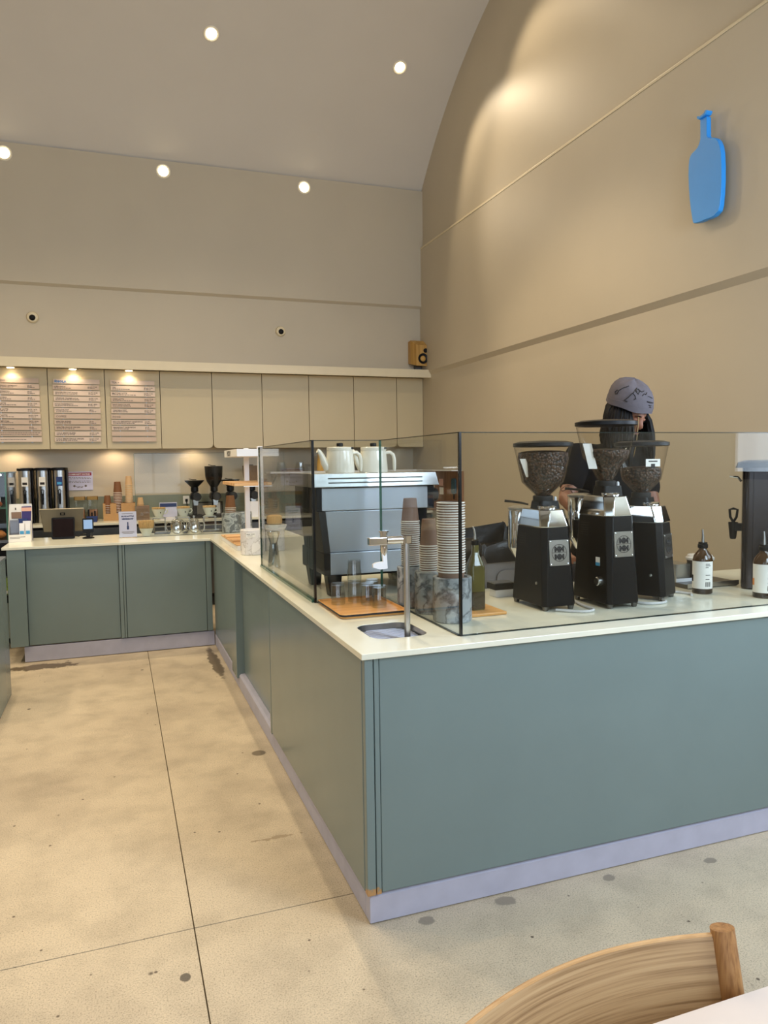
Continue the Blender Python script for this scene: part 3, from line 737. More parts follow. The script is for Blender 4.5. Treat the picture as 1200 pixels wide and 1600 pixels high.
def stack(n, loc, r, h, pitch, body, up, lab, lab_end, group, rimm='rim', end_body=None):
    x, y, z = loc
    for i in range(n):
        last = (i == n-1)
        cup((x+random.uniform(-.001,.001), y+random.uniform(-.001,.001), z+i*pitch), r, h, (end_body or body) if last else body, up, lab_end if last else lab, group, 'paper cup', rimm)
stack(28, (.472,.345,1.0), .0535, .115, .0098, 'kraftcup', True, 'large brown cup with white rim nested upright in the tallest stack', 'topmost upright brown cup of the tallest white-rimmed stack', 'cups in the tall upright stack')
stack(12, (.456,.525,1.088), .0385, .112, .0094, 'kraftcup', False, 'small brown cup with white rim nested upside down in the short stack', 'top cup of the short stack between two taller ones, brown side showing', 'cups in the short stack')
stack(22, (.432,.668,1.097), .0395, .10, .0088, 'kraftcup', False, 'brown cup with white rim nested upside down in the stack beside the tap', 'top cup of the stack beside the tap, brown side showing', 'cups in the stack beside the tap')

# oil bottle and its board
t = T('cutting_board', 'thin orange-brown wooden board under the oil bottle', 'board', (.63,.465,HT+.0005))
P('board', MB().box(-.09,.09,-.11,.11,0,.012), M['tray'], t, smooth=0, bevel=.003)
t = T('oil_bottle', 'square green glass oil bottle with a steel pourer, half behind the cup stack', 'bottle', (.628,.452,HT+.0128))
def sq(h, z): return ring_z(rrect(-h,h,-h,h,min(.012,h*.45),4), z)
def circ(r, z, n=20): 
    return [(r*math.cos(PI/4+2*PI*(i-.5)/n- PI/4), r*math.sin(2*PI*(i-.5)/n), z) for i in range(n)]
P('bottle_body', MB().loft([sq(.031,0),sq(.032,.006),sq(.032,.17),sq(.026,.195),sq(.014,.225),sq(.0125,.262)]), M['olive'], t)
P('liquid', MB().loft([sq(.0325,.004),sq(.0325,.075)], cap0=False, cap1=False), M['olivedark'], t)
P('stopper', MB().lathe([(.015,.262),(.016,.267),(.016,.280),(.012,.284)], 16), M['black'], t)
P('pourer', MB().tube([(0,0,.28),(0,0,.305),(-.004,0,.325),(-.01,0,.338)], [.006,.005,.004,.003], 10), M['steel'], t)
P('side_label', MB().box(.0326,.0336,-.012,.012,.06,.10), M['card'], t, smooth=0)

# ------------------------------------------------------------------ coffee grinders
def chamf(w, d, c): 
    return [(-w+c,-d),(w-c,-d),(w,-d+c),(w,d-c),(w-c,d),(-w+c,d),(-w,d-c),(-w,-d+c)]
def grinder(loc, rz, H1, H2, HN, hop, fill, lab, sticker=False):
    t = T('coffee_grinder', lab, 'coffee grinder', loc, rz, 'black coffee grinders on the front counter')
    b0 = chamf(.078,.135,.016); b1 = chamf(.068,.112,.022); b2 = chamf(.070,.115,.024); b3 = chamf(.060,.098,.03)
    P('body', MB().loft([ring_z(b0,.018),ring_z(b0,.03),ring_z(b1,H1)]), M['black'], t, smooth=20, bevel=.003)
    P('collar', MB().loft([ring_z(b2,H1+.001),ring_z(b2,H1+.006),ring_z(b3,H2-.004),ring_z(chamf(.056,.094,.03),H2)]), M['chrome'], t, smooth=25, bevel=.004)
    for x in (-.06,.06):
        for y in (-.115,.115): P('foot', MB().lathe([(.010,0),(.012,.004),(.012,.012),(.014,.0125),(.014,.018)], 14, (x,y,0)), M['steeldark'], t)
    # neck, adjustment ring, lever
    P('neck_block', MB().loft([ring_z(rrect(-.04,.06,-.045,.045,.015),H2),ring_z(rrect(-.036,.056,-.04,.04,.015),HN-.018)]), M['black'], t)
    P('neck_ring', MB().lathe([(.040,HN-.02),(.042,HN-.017),(.042,HN+.002),(.038,HN+.004)], 28), M['blackmat'], t)
    P('neck_screw', MB().lathe([(.006,HN-.018),(.006,HN-.004),(.003,HN-.001)], 12, (.047,-.02,0)), M['white'], t)
    P('adjusting_disc', MB().lathe([(.036,H2),(.038,H2+.004),(.038,H2+.012),(.03,H2+.015)], 28, (-.008,-.045,0)), M['chrome'], t)
    # hopper: profile (radius, height) from throat to lid
    z0 = HN+.002
    prof = [(r, z0+z) for r, z in hop]
    P('hopper', MB().lathe(prof, 36, cap0=False, cap1=False), M['hopper'], t)
    top = prof[-1]
    P('hopper_lid', MB().lathe([(top[0]-.002,top[1]),(top[0]+.004,top[1]+.002),(top[0]+.004,top[1]+.016),(top[0]-.02,top[1]+.023),(0,top[1]+.027)], 40, cap1=False), M['black'], t)
    inner = []
    zf = z0+fill
    for i in range(len(prof)-1):
        (r1,a1),(r2,a2) = prof[i], prof[i+1]
        for q in range(6):
            z = a1+(a2-a1)*q/6; r = r1+(r2-r1)*q/6
            if z < zf: inner.append((max(.004,r-.004), z+.001))
    rl = inner[-1][0]
    inner += [(rl*.97,zf+.004),(rl*.7,zf+.010),(rl*.35,zf+.012),(.002,zf+.013)]
    be = P('beans', MB().lathe(inner, 40), M['beans'], t); be['kind'] = 'stuff'
    # doser on the barista's side
    cz = H1-.16
    P('doser_drum', MB().lathe([(.02,cz-.0),(.052,cz+.05),(.054,cz+.055),(.054,H2-.02),(.05,H2-.012)], 28, (-.012,.165,0)), M['chrome'], t)
    P('doser_lid', MB().lathe([(.056,H2-.011),(.057,H2-.004),(.03,H2+.004),(.0,H2+.005)], 28, (-.012,.165,0), cap1=False), M['steel'], t)
    P('doser_lever', MB().tube([(-.012,.10,H2+.012),(-.03,.13,H2+.018),(-.05,.16,H2+.022),(-.085,.175,H2+.026)], [.004,.005,.005,.006], 8), M['blackmat'], t)
    P('portafilter_fork', MB().box(-.03,.006,.128,.19,cz-.07,cz-.062).box(-.016,-.006,.128,.138,cz-.07,cz+.01), M['steel'], t, smooth=0)
    # plate with the lettered globe on the customer's side
    py = lambda z: -.135+(z-.03)*(.023)/(H1-.03)
    zc = H1*.70; tilt = .023/(H1-.03)
    pl = MB(); a, b = zc-.052, zc+.052
    x0, x1 = -.046, .046
    def fp(x, z, o): return (x, py(z)-o, z)
    pl.add([fp(x0,a,.001),fp(x1,a,.001),fp(x1,b,.001),fp(x0,b,.001),fp(x0,a,.004),fp(x1,a,.004),fp(x1,b,.004),fp(x0,b,.004)],[(3,2,1,0),(4,5,6,7),(0,1,5,4),(1,2,6,5),(2,3,7,6),(3,0,4,7)])
    pp = P('name_plate', pl, M['steel'], t, smooth=0)
    up = Vector((0, tilt, 1)).normalized()
    ring = MB(); N = 36
    v = []
    for i in range(N):
        an = 2*PI*i/N
        for rr_ in (.036,.033): v.append(Vector(fp(0,zc,.0045))+Vector((1,0,0))*rr_*math.cos(an)+up*rr_*math.sin(an))
    ring.add(v, [(2*i,2*((i+1)%N),2*((i+1)%N)+1,2*i+1) for i in range(N)])
    ring.quad(Vector(fp(-.001,zc,.0046))-up*.036, (1,0,0), up, .002, .072); ring.quad(Vector(fp(-.036,zc,.0046)), (1,0,0), up, .072, .002)
    P('globe_mark', ring, M['steeldark'], pp, smooth=0)
    for k, zz in enumerate((zc+.005, zc-.026)):
        P('lettering', MB().text('MM', .029, Vector(fp(0,zz,.0052)), (1,0,0), up, 'CENTER', .0016), M['ink'], pp, smooth=0)
    for x in (x0+.006, x1-.006):
        for z in (a+.006, b-.006): P('rivet', MB().lathe([(.003,.0),(.003,.002),(.001,.003)], 8, fp(x,z,.004), '-y'), M['chrome'], pp)
    # side: power knob, vents, sticker
    kx = -.0755
    kn = MB().lathe([(.018,0.0),(.018,-.020),(.015,-.023)], 24, (kx,-.075,.11), 'x'); (P('power_knob', kn, M['steel'], t) if sticker else P('side_screw', MB().lathe([(.006,0),(.006,-.004),(.003,-.006)], 12, (kx,-.075,.11), 'x'), M['steel'], t))
    for i in range(6):
        z = H1-.035-i*.010; xx = -(.078-.010*(z-.03)/(H1-.03))
        P('vent_slot', MB().box(xx-.0008, xx+.002, .02, .075, z, z+.003), M['blackmat'], t, smooth=0)
    z = H1*.5; xx = -(.078-.010*(z-.03)/(H1-.03))
    if not sticker: return t
    st = P('sticker', MB().box(xx-.0012, xx, -.065, -.037, z-.018, z+.018), M['card'], t, smooth=0)
    P('sticker_band', MB().box(xx-.0016, xx-.0012, -.065, -.037, z-.018, z-.004), M['bluepack'], st, smooth=0)
    return t
hopA = [(.033,0),(.037,.008),(.088,.058),(.120,.205)]
hopC = [(.033,0),(.037,.008),(.084,.058),(.113,.205)]
hopB = [(.033,0),(.036,.008),(.062,.06),(.094,.10),(.124,.232)]
gA = grinder((.955,.468,HT), 0, .338, .412, .462, hopA, .178, 'black coffee grinder at the left of three, shorter than the middle one')
gB = grinder((1.222,.405,HT), 0, .378, .462, .520, hopB, .125, 'tallest black coffee grinder, in the middle of three', True)
gC = grinder((1.462,.475,HT), math.radians(30), .335, .410, .462, hopC, .105, 'black coffee grinder at the right of three, turned away, paper tag on its hopper')
ta_ = math.radians(-134)
tn_ = Vector((math.cos(ta_), math.sin(ta_), 0)); tt_ = Vector((-math.sin(ta_), math.cos(ta_), 0))
def tagbox(r0, r1, w0, w1, z0, z1):
    return MB().add([tn_*r+tt_*w+Vector((0,0,z)) for r in (r0, r1) for w, z in ((w0,z0),(w1,z0),(w1,z1),(w0,z1))], [(3,2,1,0),(4,5,6,7),(0,1,5,4),(1,2,6,5),(2,3,7,6),(3,0,4,7)])
tg_ = P('paper_tag', tagbox(.111,.112,-.032,.032,.580,.612), M['card'], gC, smooth=0)
P('tag_heading', tagbox(.1122,.1126,-.020,.020,.600,.605), M['ink'], tg_, smooth=0)
P('black_square', tagbox(.1122,.1128,-.009,.009,.574,.592), M['ink'], tg_, smooth=0)
for g_, x_, z_, w_, h_ in ((gB,-.128,.575,.032,.105), (gA,-.122,.545,.020,.075)):
    P('paper_note', MB().add([(x_+.030,-.020,z_),(x_+.030+w_,-.034,z_),(x_+w_,-.034,z_+h_),(x_,-.020,z_+h_),(x_+.030,-.0192,z_),(x_+.030+w_,-.0332,z_),(x_+w_,-.0332,z_+h_),(x_,-.0192,z_+h_)], [(0,1,2,3),(7,6,5,4),(0,4,5,1),(1,5,6,2),(2,6,7,3),(3,7,4,0)]), M['card'], g_, smooth=0)

# cords on the worktop
def cord(path, lab):
    o = mesh_obj('power_cord', MB().tube(path, .0055, 10), M['cord']); tag(o, lab, 'cord', 'white cables on the front counter')
def arc_path(cx, cy, rx, ry, a0, a1, n=14): return [(cx+rx*math.cos(math.radians(a0+(a1-a0)*i/n)), cy+ry*math.sin(math.radians(a0+(a1-a0)*i/n)), HT+.0062) for i in range(n+1)]
cord([(.93,.33,HT+.0062),(.97,.285,HT+.0062)]+arc_path(1.03,.30,.05,.045,200,380)[2:]+[(1.09,.40,HT+.0062),(1.12,.50,HT+.0062)], 'white cable looping on the worktop between the left and middle grinders')
cord([(1.33,.33,HT+.0062)]+arc_path(1.40,.315,.06,.035,200,350)+[(1.49,.42,HT+.0062)], 'white cable curling under the right grinder')
cord([(1.52,.52,HT+.0062),(1.60,.50,HT+.0062),(1.66,.46,HT+.0062),(1.68,.40,HT+.0062),(1.66,.375,HT+.0062)], 'white cable beside the right grinder, ending near the syrup bottle')
# ------------------------------------------------------------------ coffee machine on the left counter
t = T('espresso_machine', 'blue-grey steel espresso machine seen from behind, with cream enamel pots on top', 'coffee machine', (.40,1.02,HT))
def ab(mb, dx=-.40, dy=-1.02, dz=-HT):   # absolute metres to the machine's own frame
    mb.v = [(x+dx, y+dy, z+dz) for x, y, z in mb.v]; return mb
P('cup_rail', ab(MB().loft([[(.098,1.0,1.424),(.716,1.0,1.424),(.716,1.5,1.424),(.098,1.5,1.424)],[(.106,1.006,1.486),(.700,1.006,1.486),(.700,1.494,1.486),(.106,1.494,1.486)]])), M['steel'], t, smooth=0, bevel=.002)
for z in (1.444, 1.464):
    o = .0018*(z-1.424)/.0186
    P('rail_slot', ab(MB().box(.17,.63,.9985+o*.55,1.012,z-.003,z+.003)), M['steeldark'], t, smooth=0)
P('upper_panel', ab(MB().box(.145,.668,1.028,1.05,1.315,1.420)), M['machine'], t, smooth=0, bevel=.004)
P('upper_body', ab(MB().box(.150,.665,1.0505,1.47,1.315,1.422)), M['steeldark'], t, smooth=0)
P('side_plate', ab(MB().box(.120,.1445,1.03,1.46,1.312,1.422)), M['black'], t, smooth=0, bevel=.003)
P('side_plate', ab(MB().box(.6685,.702,1.03,1.46,1.312,1.422)), M['black'], t, smooth=0, bevel=.003)
P('lower_panel', ab(MB().loft([[(.183,1.05,1.122),(.556,1.05,1.122),(.556,1.08,1.122),(.183,1.08,1.122)],[(.163,1.034,1.312),(.600,1.034,1.312),(.600,1.08,1.312),(.163,1.08,1.312)]])), M['machine'], t, smooth=0, bevel=.002)
P('panel_screw', ab(MB().lathe([(.007,0),(.007,.003),(.003,.004)], 12, (.53,1.046,1.235), '-y')), M['black'], t)
P('side_frame', ab(MB().loft([[(.150,1.03,1.122),(.1815,1.03,1.122),(.1815,1.40,1.122),(.150,1.40,1.122)],[(.130,1.03,1.312),(.1615,1.03,1.312),(.1615,1.40,1.312),(.130,1.40,1.312)]])), M['blackmat'], t, smooth=0)
P('base_panel', ab(MB().box(.183,.57,1.036,1.06,1.018,1.120)), M['machine'], t, smooth=0, bevel=.003)
P('base_body', ab(MB().box(.19,.68,1.0605,1.46,1.02,1.118)), M['steeldark'], t, smooth=0)
P('base_side', ab(MB().box(.152,.1825,1.034,1.46,1.018,1.120)), M['black'], t, smooth=0, bevel=.003)
P('works_housing', ab(MB().box(.19,.69,1.09,1.42,1.119,1.313)), M['black'], t, smooth=0)
P('drain_tray', ab(MB().box(.20,.69,1.10,1.48,1.000,1.0175)), M['black'], t, smooth=0)
for x in (.165, .60):
    for y in (1.03, 1.38): P('foot', ab(MB().loft([[(x+a,y+b,HT+.0005) for a,b in ((.012,0),(.062,0),(.062,.06),(.012,.06))],[(x+a,y+b,1.0175) for a,b in ((0,0),(.07,0),(.07,.07),(0,.07))]])), M['black'], t, smooth=0, bevel=.003)
P('steam_knob', ab(MB().lathe([(.026,.703),(.034,.71),(.036,.728),(.03,.740),(0,.742)], 24, (0,1.09,1.374), 'x', cap1=False)), M['black'], t)
def enamel_pot(loc, rz, s, lab):
    t = T('enamel_pot', lab, 'coffee pot', loc, rz, 'cream enamel pots on the coffee machine')
    P('pot_body', MB().lathe([(.070*s,0),(.071*s,.004),(.063*s,.100),(.062*s,.106)], 36), M['enamel'], t)
    P('lid', MB().lathe([(.0625*s,.1062),(.0635*s,.108),(.0635*s,.121),(.058*s,.124),(.01,.126)], 36), M['enamel'], t)

    P('lid_knob', MB().lathe([(.013,.1255),(.016,.129),(.016,.141),(.013,.144)], 20), M['black'], t)
    P('handle', MB().tube([(.060*s,0,.095),(.085*s,0,.098),(.102*s,0,.085),(.108*s,0,.06),(.108*s,0,.03),(.108*s,0,.006)], [.008,.009,.009,.009,.009,.007], 12), M['enamel'], t)
    P('spout', MB().tube([(-.060*s,0,.02),(-.078*s,0,.05),(-.092*s,0,.085),(-.104*s,0,.105),(-.113*s,0,.108)], [.022,.018,.013,.010,.010], 14), M['enamel'], t)
    P('enamel_chip', MB().ell((.045*s,-.046*s,.117), .009, .003, .006, 10, 6), M['black'], t)
    return t
e1 = enamel_pot((.285,1.2,1.4865), math.radians(2), 1.0, 'cream enamel coffee pot with a black lid knob, the left of two')
dup(e1, (.462,1.22,1.4865), math.radians(-3), 'cream enamel coffee pot with chipped lid rim, the right of two')

# smoked pitcher by the left screen
t = T('cocktail_jug', 'waisted shiny steel jug standing inside the left glass screen', 'jug', (.137,2.13,HT+.0005))
P('jug_body', MB().lathe([(.036,0),(.037,.004),(.024,.135),(.023,.15),(.036,.195),(.038,.212),(.036,.212),(.022,.152),(.0,.15)], 28, cap1=False), M['chrome'], t)
P('jug_sleeve', MB().lathe([(.0385,.006),(.0275,.125)], 28, cap0=False, cap1=False), M['glasslight'], t)

# ------------------------------------------------------------------ pastry stand at the far corner
t = T('display_stand', 'white metal frame stand with a sign box on top and a slatted wooden shelf', 'stand', (0,0,HT))
B = lambda *a: ab(MB().box(*a), 0, 0, -HT)
P('post', B(.203,.239,2.95,2.986,HT,1.66), M['white'], t, smooth=0, bevel=.002)
P('post', B(.203,.239,3.54,3.576,HT,1.66), M['white'], t, smooth=0, bevel=.002)
P('sign_box', B(.058,.352,2.951,3.575,1.590,1.642), M['white'], t, smooth=0, bevel=.002)
pl = P('sign_plate', B(.0565,.058,2.96,3.57,1.592,1.640), M['card'], t, 'cream end panel with black lettering', smooth=0)
P('lettering', ab(MB().text('PICKUP', .052, (.0555,3.42,1.598), (0,-1,0), (0,0,1), bold=.0015), 0, 0, -HT), M['ink'], pl, smooth=0)
for k in range(4):
    y = 2.96+k*.155
    P('shelf_slat', B(.036+.0*k,.30,y,y+.14,1.385,1.408), M['maple'], t, smooth=0, bevel=.002)
for y in (2.953, 3.56): P('shelf_rail', B(.10,.30,y,y+.006,1.378,1.3845), M['white'], t, smooth=0)
t = T('pastry_riser', 'low white riser topped with pale wooden boards beside the white marble pot', 'riser', (.125,3.45,HT+.0005))
P('base', MB().box(-.065,.07,-.40,.44,0,.035), M['white'], t, smooth=0, bevel=.002)
for k in range(5):
    y = -.39+k*.166
    P('board', MB().box(-.072,.074,y,y+.15,.036,.036+.010+.012*(k%2)), M['maple'], t, smooth=0, bevel=.002)
t = pot('marble_pot', (.128,2.83,HT), .079, .172, M['whitemarble'], 'white marble pot with a small printed label, before the white stand')
P('paper_label', MB().box(-.055,.01,-.0815,-.0800,.125,.152), M['card'], t, smooth=0)
lb = t.children[-1]
P('label_print', MB().box(-.05,-.025,-.0819,-.0816,.142,.145).box(-.02,.004,-.0819,-.0816,.142,.145).box(-.044,-.01,-.0819,-.0816,.132,.134), M['ink'], lb, smooth=0)
pot('marble_pot', (.315,2.98,HT), .07, .155, M['whitemarble'], 'pale marble pot half hidden behind the near post of the white stand')
t = T('paper_filters', 'bundle of wrapped paper filters lying on the pale marble pot', 'paper filters', (.315,2.98,HT+.155))
P('wrapper', MB().loft([ring_z(rrect(-.075,.07,-.05,.05,.01),.0005), ring_z(rrect(-.08,.08,-.05,.05,.01),.03)]), M['card'], t)
P('stack', MB().lathe([(.04,.0305),(.055,.04),(.056,.085),(.05,.095),(.03,.1)], 24), M['filter'], t)

# ------------------------------------------------------------------ back counter: pour-over bar
t = pot('marble_pot', (.245,4.60,HT), .088, .176, M['darkmarble'], 'dark swirled marble pot at the end of the drippers, a brown cup on it')
t = pot('marble_pot', (.37,4.72,HT), .080, .176, M['darkmarble'], 'dark swirled marble pot behind the one with the brown cup')
stack(4, (.235,4.59,1.0965), .050, .115, .0145, 'browncup', False, 'brown cup with pale rim nested upside down on the dark marble pot', 'top brown cup upside down over the dark marble pot', 'cups on the dark marble pot')
t = T('filter_bowl', 'white bowl full of fluted paper filters on the back counter', 'bowl', (-.50,4.62,HT))
P('bowl', MB().lathe([(.03,0),(.034,.004),(.055,.05),(.060,.066),(.057,.066),(.05,.05),(0,.03)], 28, cap1=False), M['porcelain'], t)
def fluted(r0, r1, z0, z1, n=24):
    a = MB(); rings = []
    for r, z in ((r0,z0),(r1,z1),(r1*.96,z1),(r0*.9,z0+.003)):
        rings.append([(r*(1+.06*(-1)**j)*math.cos(2*PI*j/(2*n)), r*(1+.06*(-1)**j)*math.sin(2*PI*j/(2*n)), z) for j in range(2*n)])
    return a.loft(rings)
for k in range(6):
    P('paper_filter', fluted(.042+.003*k, .062+.0005*k, .05+.010*k, .082+.010*k), M['filter'], t, smooth=0)
t = T('pour_over_rack', 'low steel drip rack running under the three pour-over drippers', 'rack', (-.115,5.0-.27,HT))
P('tray', MB().box(-.315,.325,-.06,.06,.0005,.018), M['steeldark'], t, smooth=0, bevel=.003)
P('grille', MB().box(-.305,.315,-.05,.05,.0185,.022), M['steel'], t, smooth=0)
for z in (.06, .105): P('back_rail', MB().tube([(-.31,.055,z),(.32,.055,z)], .004, 8), M['steel'], t)
for x in (-.31,.32): P('rail_post', MB().tube([(x,.055,.018),(x,.055,.108)], .005, 8), M['steel'], t)
def dripper(loc, lab):
    t = T('pour_over_dripper', lab, 'dripper', loc, 0, 'white pour-over drippers')
    for x in (-.052,.052):
        for y in (-.035,.035): P('stand_leg', MB().tube([(x,y,0),(x,y,.118)], .003, 6), M['steel'], t)
    P('stand_top', MB().box(-.058,.058,-.042,.042,.1182,.122), M['steel'], t, smooth=0)
    P('saucer', MB().lathe([(.02,.1225),(.05,.124),(.052,.128),(.03,.132)], 28), M['porcelain'], t)
    P('cone', MB().lathe([(.028,.131),(.034,.134),(.060,.198),(.062,.203),(.059,.203),(.03,.14),(0,.138)], 28, cap1=False), M['porcelain'], t)
    P('handle', MB().tube([(.052,0,.19),(.072,0,.195),(.078,0,.18),(.066,0,.16),(.046,0,.158)], .005, 8), M['porcelain'], t)
    P('paper_filter', fluted(.03, .058, .15, .218), M['filter'], t, smooth=0)
    P('emblem', MB().box(.008,.016,-.0545,-.0535,.165,.178), M['ink'], t, smooth=0)
    return t
DY = 4.73
d1 = dripper((-.385,DY,HT+.0225), 'white ceramic pour-over dripper, the left of three in the row')
dup(d1, (-.17,DY,HT+.0225), 0, 'white ceramic pour-over dripper, the middle of three in the row')
dup(d1, (.062,DY,HT+.0225), 0, 'white ceramic pour-over dripper, the right of three, beside the dark marble pot')
def kettle(loc, rz, lab):
    t = T('gooseneck_kettle', lab, 'kettle', loc, rz, 'steel kettles between the drippers')
    P('kettle_body', MB().lathe([(.060,0),(.062,.004),(.055,.085),(.042,.118)], 28), M['chrome'], t)
    P('lid', MB().lathe([(.040,.1182),(.042,.122),(.03,.134),(.012,.14)], 24), M['chrome'], t)
    P('lid_knob', MB().lathe([(.006,.14),(.005,.147),(.010,.152),(.009,.162),(.003,.165)], 14), M['steel'], t)
    P('spout', MB().tube([(-.055,0,.03),(-.085,0,.04),(-.092,0,.07),(-.098,0,.11),(-.115,0,.125),(-.13,0,.12)], [.010,.008,.006,.005,.005,.004], 10), M['chrome'], t)
    P('handle', MB().tube([(.045,0,.105),(.085,0,.108),(.10,0,.09),(.098,0,.05),(.075,0,.02)], .006, 10), M['steel'], t)
    return t
k1 = kettle((-.243,4.60,HT), math.radians(150), 'steel gooseneck kettle, the left of two between the drippers')
dup(k1, (-.092,4.60,HT), math.radians(-30), 'steel gooseneck kettle, the right of two between the drippers')

# register end of the back counter
t = T('sign_holder', 'upright lilac paper sign in a clear stand at the left end of the back screen', 'sign', (-.655,4.49,HT+.0005), math.radians(-6))
P('base', MB().box(-.072,.072,-.03,.03,0,.004), M['glasslight'], t, smooth=0)
pg = P('paper', MB().box(-.072,.072,-.001,.001,.006,.225), M['lilac'], t, smooth=0)
P('cover', MB().box(-.075,.075,-.0035,-.0025,.0045,.228), M['glasslight'], t, smooth=0)
P('heading', MB().text('BLUE BOTTLE', .0165, (0,-.0016,.178), align='CENTER', bold=.0009).text('MEMBERSHIP', .0165, (0,-.0016,.156), align='CENTER', bold=.0009), M['navy'], pg, smooth=0)
tx = MB()
for z, w in ((.205,.09),(.05,.10),(.042,.10),(.034,.08)): tx.box(-w/2, w/2, -.0014, -.0011, z, z+.003)
P('small_print', tx, M['inkgrey'], pg, smooth=0)
P('bottle_picture', MB().box(-.009,.009,-.0014,-.0011,.07,.1).box(-.005,.005,-.0014,-.0011,.1,.135), M['navy'], pg, smooth=0)
t = T('customer_tablet', 'small black tablet facing the customer on the register counter', 'tablet', (-1.178,4.62,HT+.0005), math.radians(-3))
lean = math.radians(-12)
def tilt(mb, a, z0=0):
    R = Matrix.Rotation(a, 3, 'X'); mb.v = [tuple(R @ Vector(v) + Vector((0,0,z0))) for v in mb.v]; return mb
P('bezel', tilt(MB().loft([[(x,0,z) for x,z in rrect(-.092,.092,0,.185,.012)],[(x,.014,z) for x,z in rrect(-.092,.092,0,.185,.012)]][::-1]), lean, .003), M['black'], t)
P('screen', tilt(MB().box(-.082,.082,-.0012,-.0004,.016,.172), lean, .003), M['screen'], t, smooth=0)
P('stand', MB().prism([(.02,.0),(.10,.0),(.08,.09),(.05,.11)], 'x', -.05, .05), M['black'], t, smooth=0)
P('cable', MB().tube([(.07,.08,.02),(.12,.06,.015),(.15,.05,.03),(.18,.08,.04),(.21,.14,.008),(.22,.2,.005)], .005, 8), M['blackmat'], t)
t = T('card_reader', 'small card reader on a black stand with a lit blue screen', 'card reader', (-.978,4.60,HT+.0005))
P('base', MB().lathe([(.048,0),(.048,.008),(.03,.014)], 24), M['black'], t)
P('neck', MB().box(-.016,.016,-.004,.012,.012,.06), M['black'], t, smooth=0)
P('reader_body', tilt(MB().loft([[(x,.0,z) for x,z in rrect(-.045,.045,0,.128,.01)],[(x,.018,z) for x,z in rrect(-.045,.045,0,.128,.01)]][::-1]), math.radians(-10), .045), M['black'], t)
P('screen', tilt(MB().box(-.035,.035,-.0012,-.0004,.035,.115), math.radians(-10), .045), M['bluescreen'], t, smooth=0)
t = T('register_monitor', 'beige back of a wide register monitor behind the tablet', 'monitor', (-1.190,4.83,HT+.0005))
P('shell', tilt(MB().loft([[(-.155,0,.05),(.165,0,.05),(.165,.012,.05),(-.155,.012,.05)],[(-.180,0,.250),(.172,0,.250),(.172,.012,.250),(-.180,.012,.250)]]), math.radians(8)), M['beige'], t, smooth=0, bevel=.003)
P('screen', tilt(MB().box(-.14,.15,.0125,.014,.065,.24), math.radians(8)), M['screen'], t, smooth=0)
P('logo_plate', tilt(MB().box(-.018,.022,-.002,-.0004,.195,.220), math.radians(8)), M['black'], t, smooth=0)
lp = t.children[-1]
P('logo_mark', tilt(MB().box(-.008,.012,-.0026,-.0021,.201,.214), math.radians(8)), M['beige'], lp, smooth=0)
P('top_edge', tilt(MB().box(-.182,.174,-.001,.013,.2505,.253), math.radians(8)), M['ledge'], t, smooth=0)
P('stand', MB().prism([(-.03,0),(.02,0),(.015,.10),(-.0,.10)], 'x', -.06, .06), M['beige'], t, smooth=0)
# boxed packets at the end
t = T('display_carton', 'white open display carton of coffee packets at the left end of the counter', 'carton', (-1.50,4.58,HT+.0005))
P('front_lip', MB().box(-.086,.083,-.062,-.060,0,.062), M['card'], t, smooth=0)
P('floor', MB().box(-.085,.082,-.0595,.06,0,.003), M['card'], t, smooth=0)
for x in (-.086,.081):
    s = .004 if x < 0 else -.0
    P('side_wing', MB().add([(x,-.0595,0),(x,.06,0),(x+s+(.006 if x>0 else 0),.06,.30),(x,-.0595,.062)]+[(x+.002,-.0595,0),(x+.002,.06,0),(x+.002+(.006 if x>0 else 0),.06,.30),(x+.002,-.0595,.062)], [(0,1,2,3),(7,6,5,4),(0,4,5,1),(1,5,6,2),(2,6,7,3),(3,7,4,0)]), M['card'], t, smooth=0)
P('back_wall', MB().box(-.084,.086,.0605,.0625,0,.31), M['card'], t, smooth=0)
P('lip_print', MB().box(-.075,.04,-.0626,-.0622,.04,.044).box(-.075,.0,-.0626,-.0622,.03,.033), M['inkgrey'], t.children[0], smooth=0)
def packet(x, y, z, w, h, m, lab, prints=()):
    t = T('coffee_packet', lab, 'packet', (x, y, z), group='packets in the display carton')
    P('pouch', MB().loft([[(-w/2,-.009,0),(w/2,-.009,0),(w/2,.009,0),(-w/2,.009,0)],[(-w/2-.001,-.012,h*.4),(w/2+.001,-.012,h*.4),(w/2+.001,.012,h*.4),(-w/2-.001,.012,h*.4)],[(-w/2,-.004,h*.9),(w/2,-.004,h*.9),(w/2,.004,h*.9),(-w/2,.004,h*.9)],[(-w/2,-.001,h),(w/2,-.001,h),(w/2,.001,h),(-w/2,.001,h)]]), m, t, smooth=0)
    for (a, b, c, d, mm) in prints: P('print', MB().box(a*w, b*w, -.0135, -.0122, c*h, d*h), mm, t, smooth=0)
    return t
px, py, pz = -1.50, 4.58, HT+.0045
packet(px-.030,py+.046,pz+.0,.105,.300,M['card'],'white packet with a brown window, tallest at the carton back', ((-.36,.36,.62,.80,M['brownpack']),(-.08,.0,.86,.92,M['ink'])))
packet(px+.048,py+.044,pz+.0,.075,.285,M['purple'],'purple packet with a peach top at the carton back', ((-.5,.5,.86,.97,M['pink']),))
packet(px-.045,py+.012,pz,.065,.175,M['greypack'],'grey foil packet at the left front of the carton')
packet(px+.020,py+.018,pz,.07,.185,M['navy'],'dark blue packet in the middle of the carton')
packet(px+.050,py+.002,pz,.06,.165,M['white'],'white packet behind the slim ones, at the right of the carton')
packet(px+.015,py-.035,pz,.038,.150,M['white'],'slim white and sky-blue packet at the carton front, left of two', ((-.4,.4,.40,.58,M['bluepack']),))
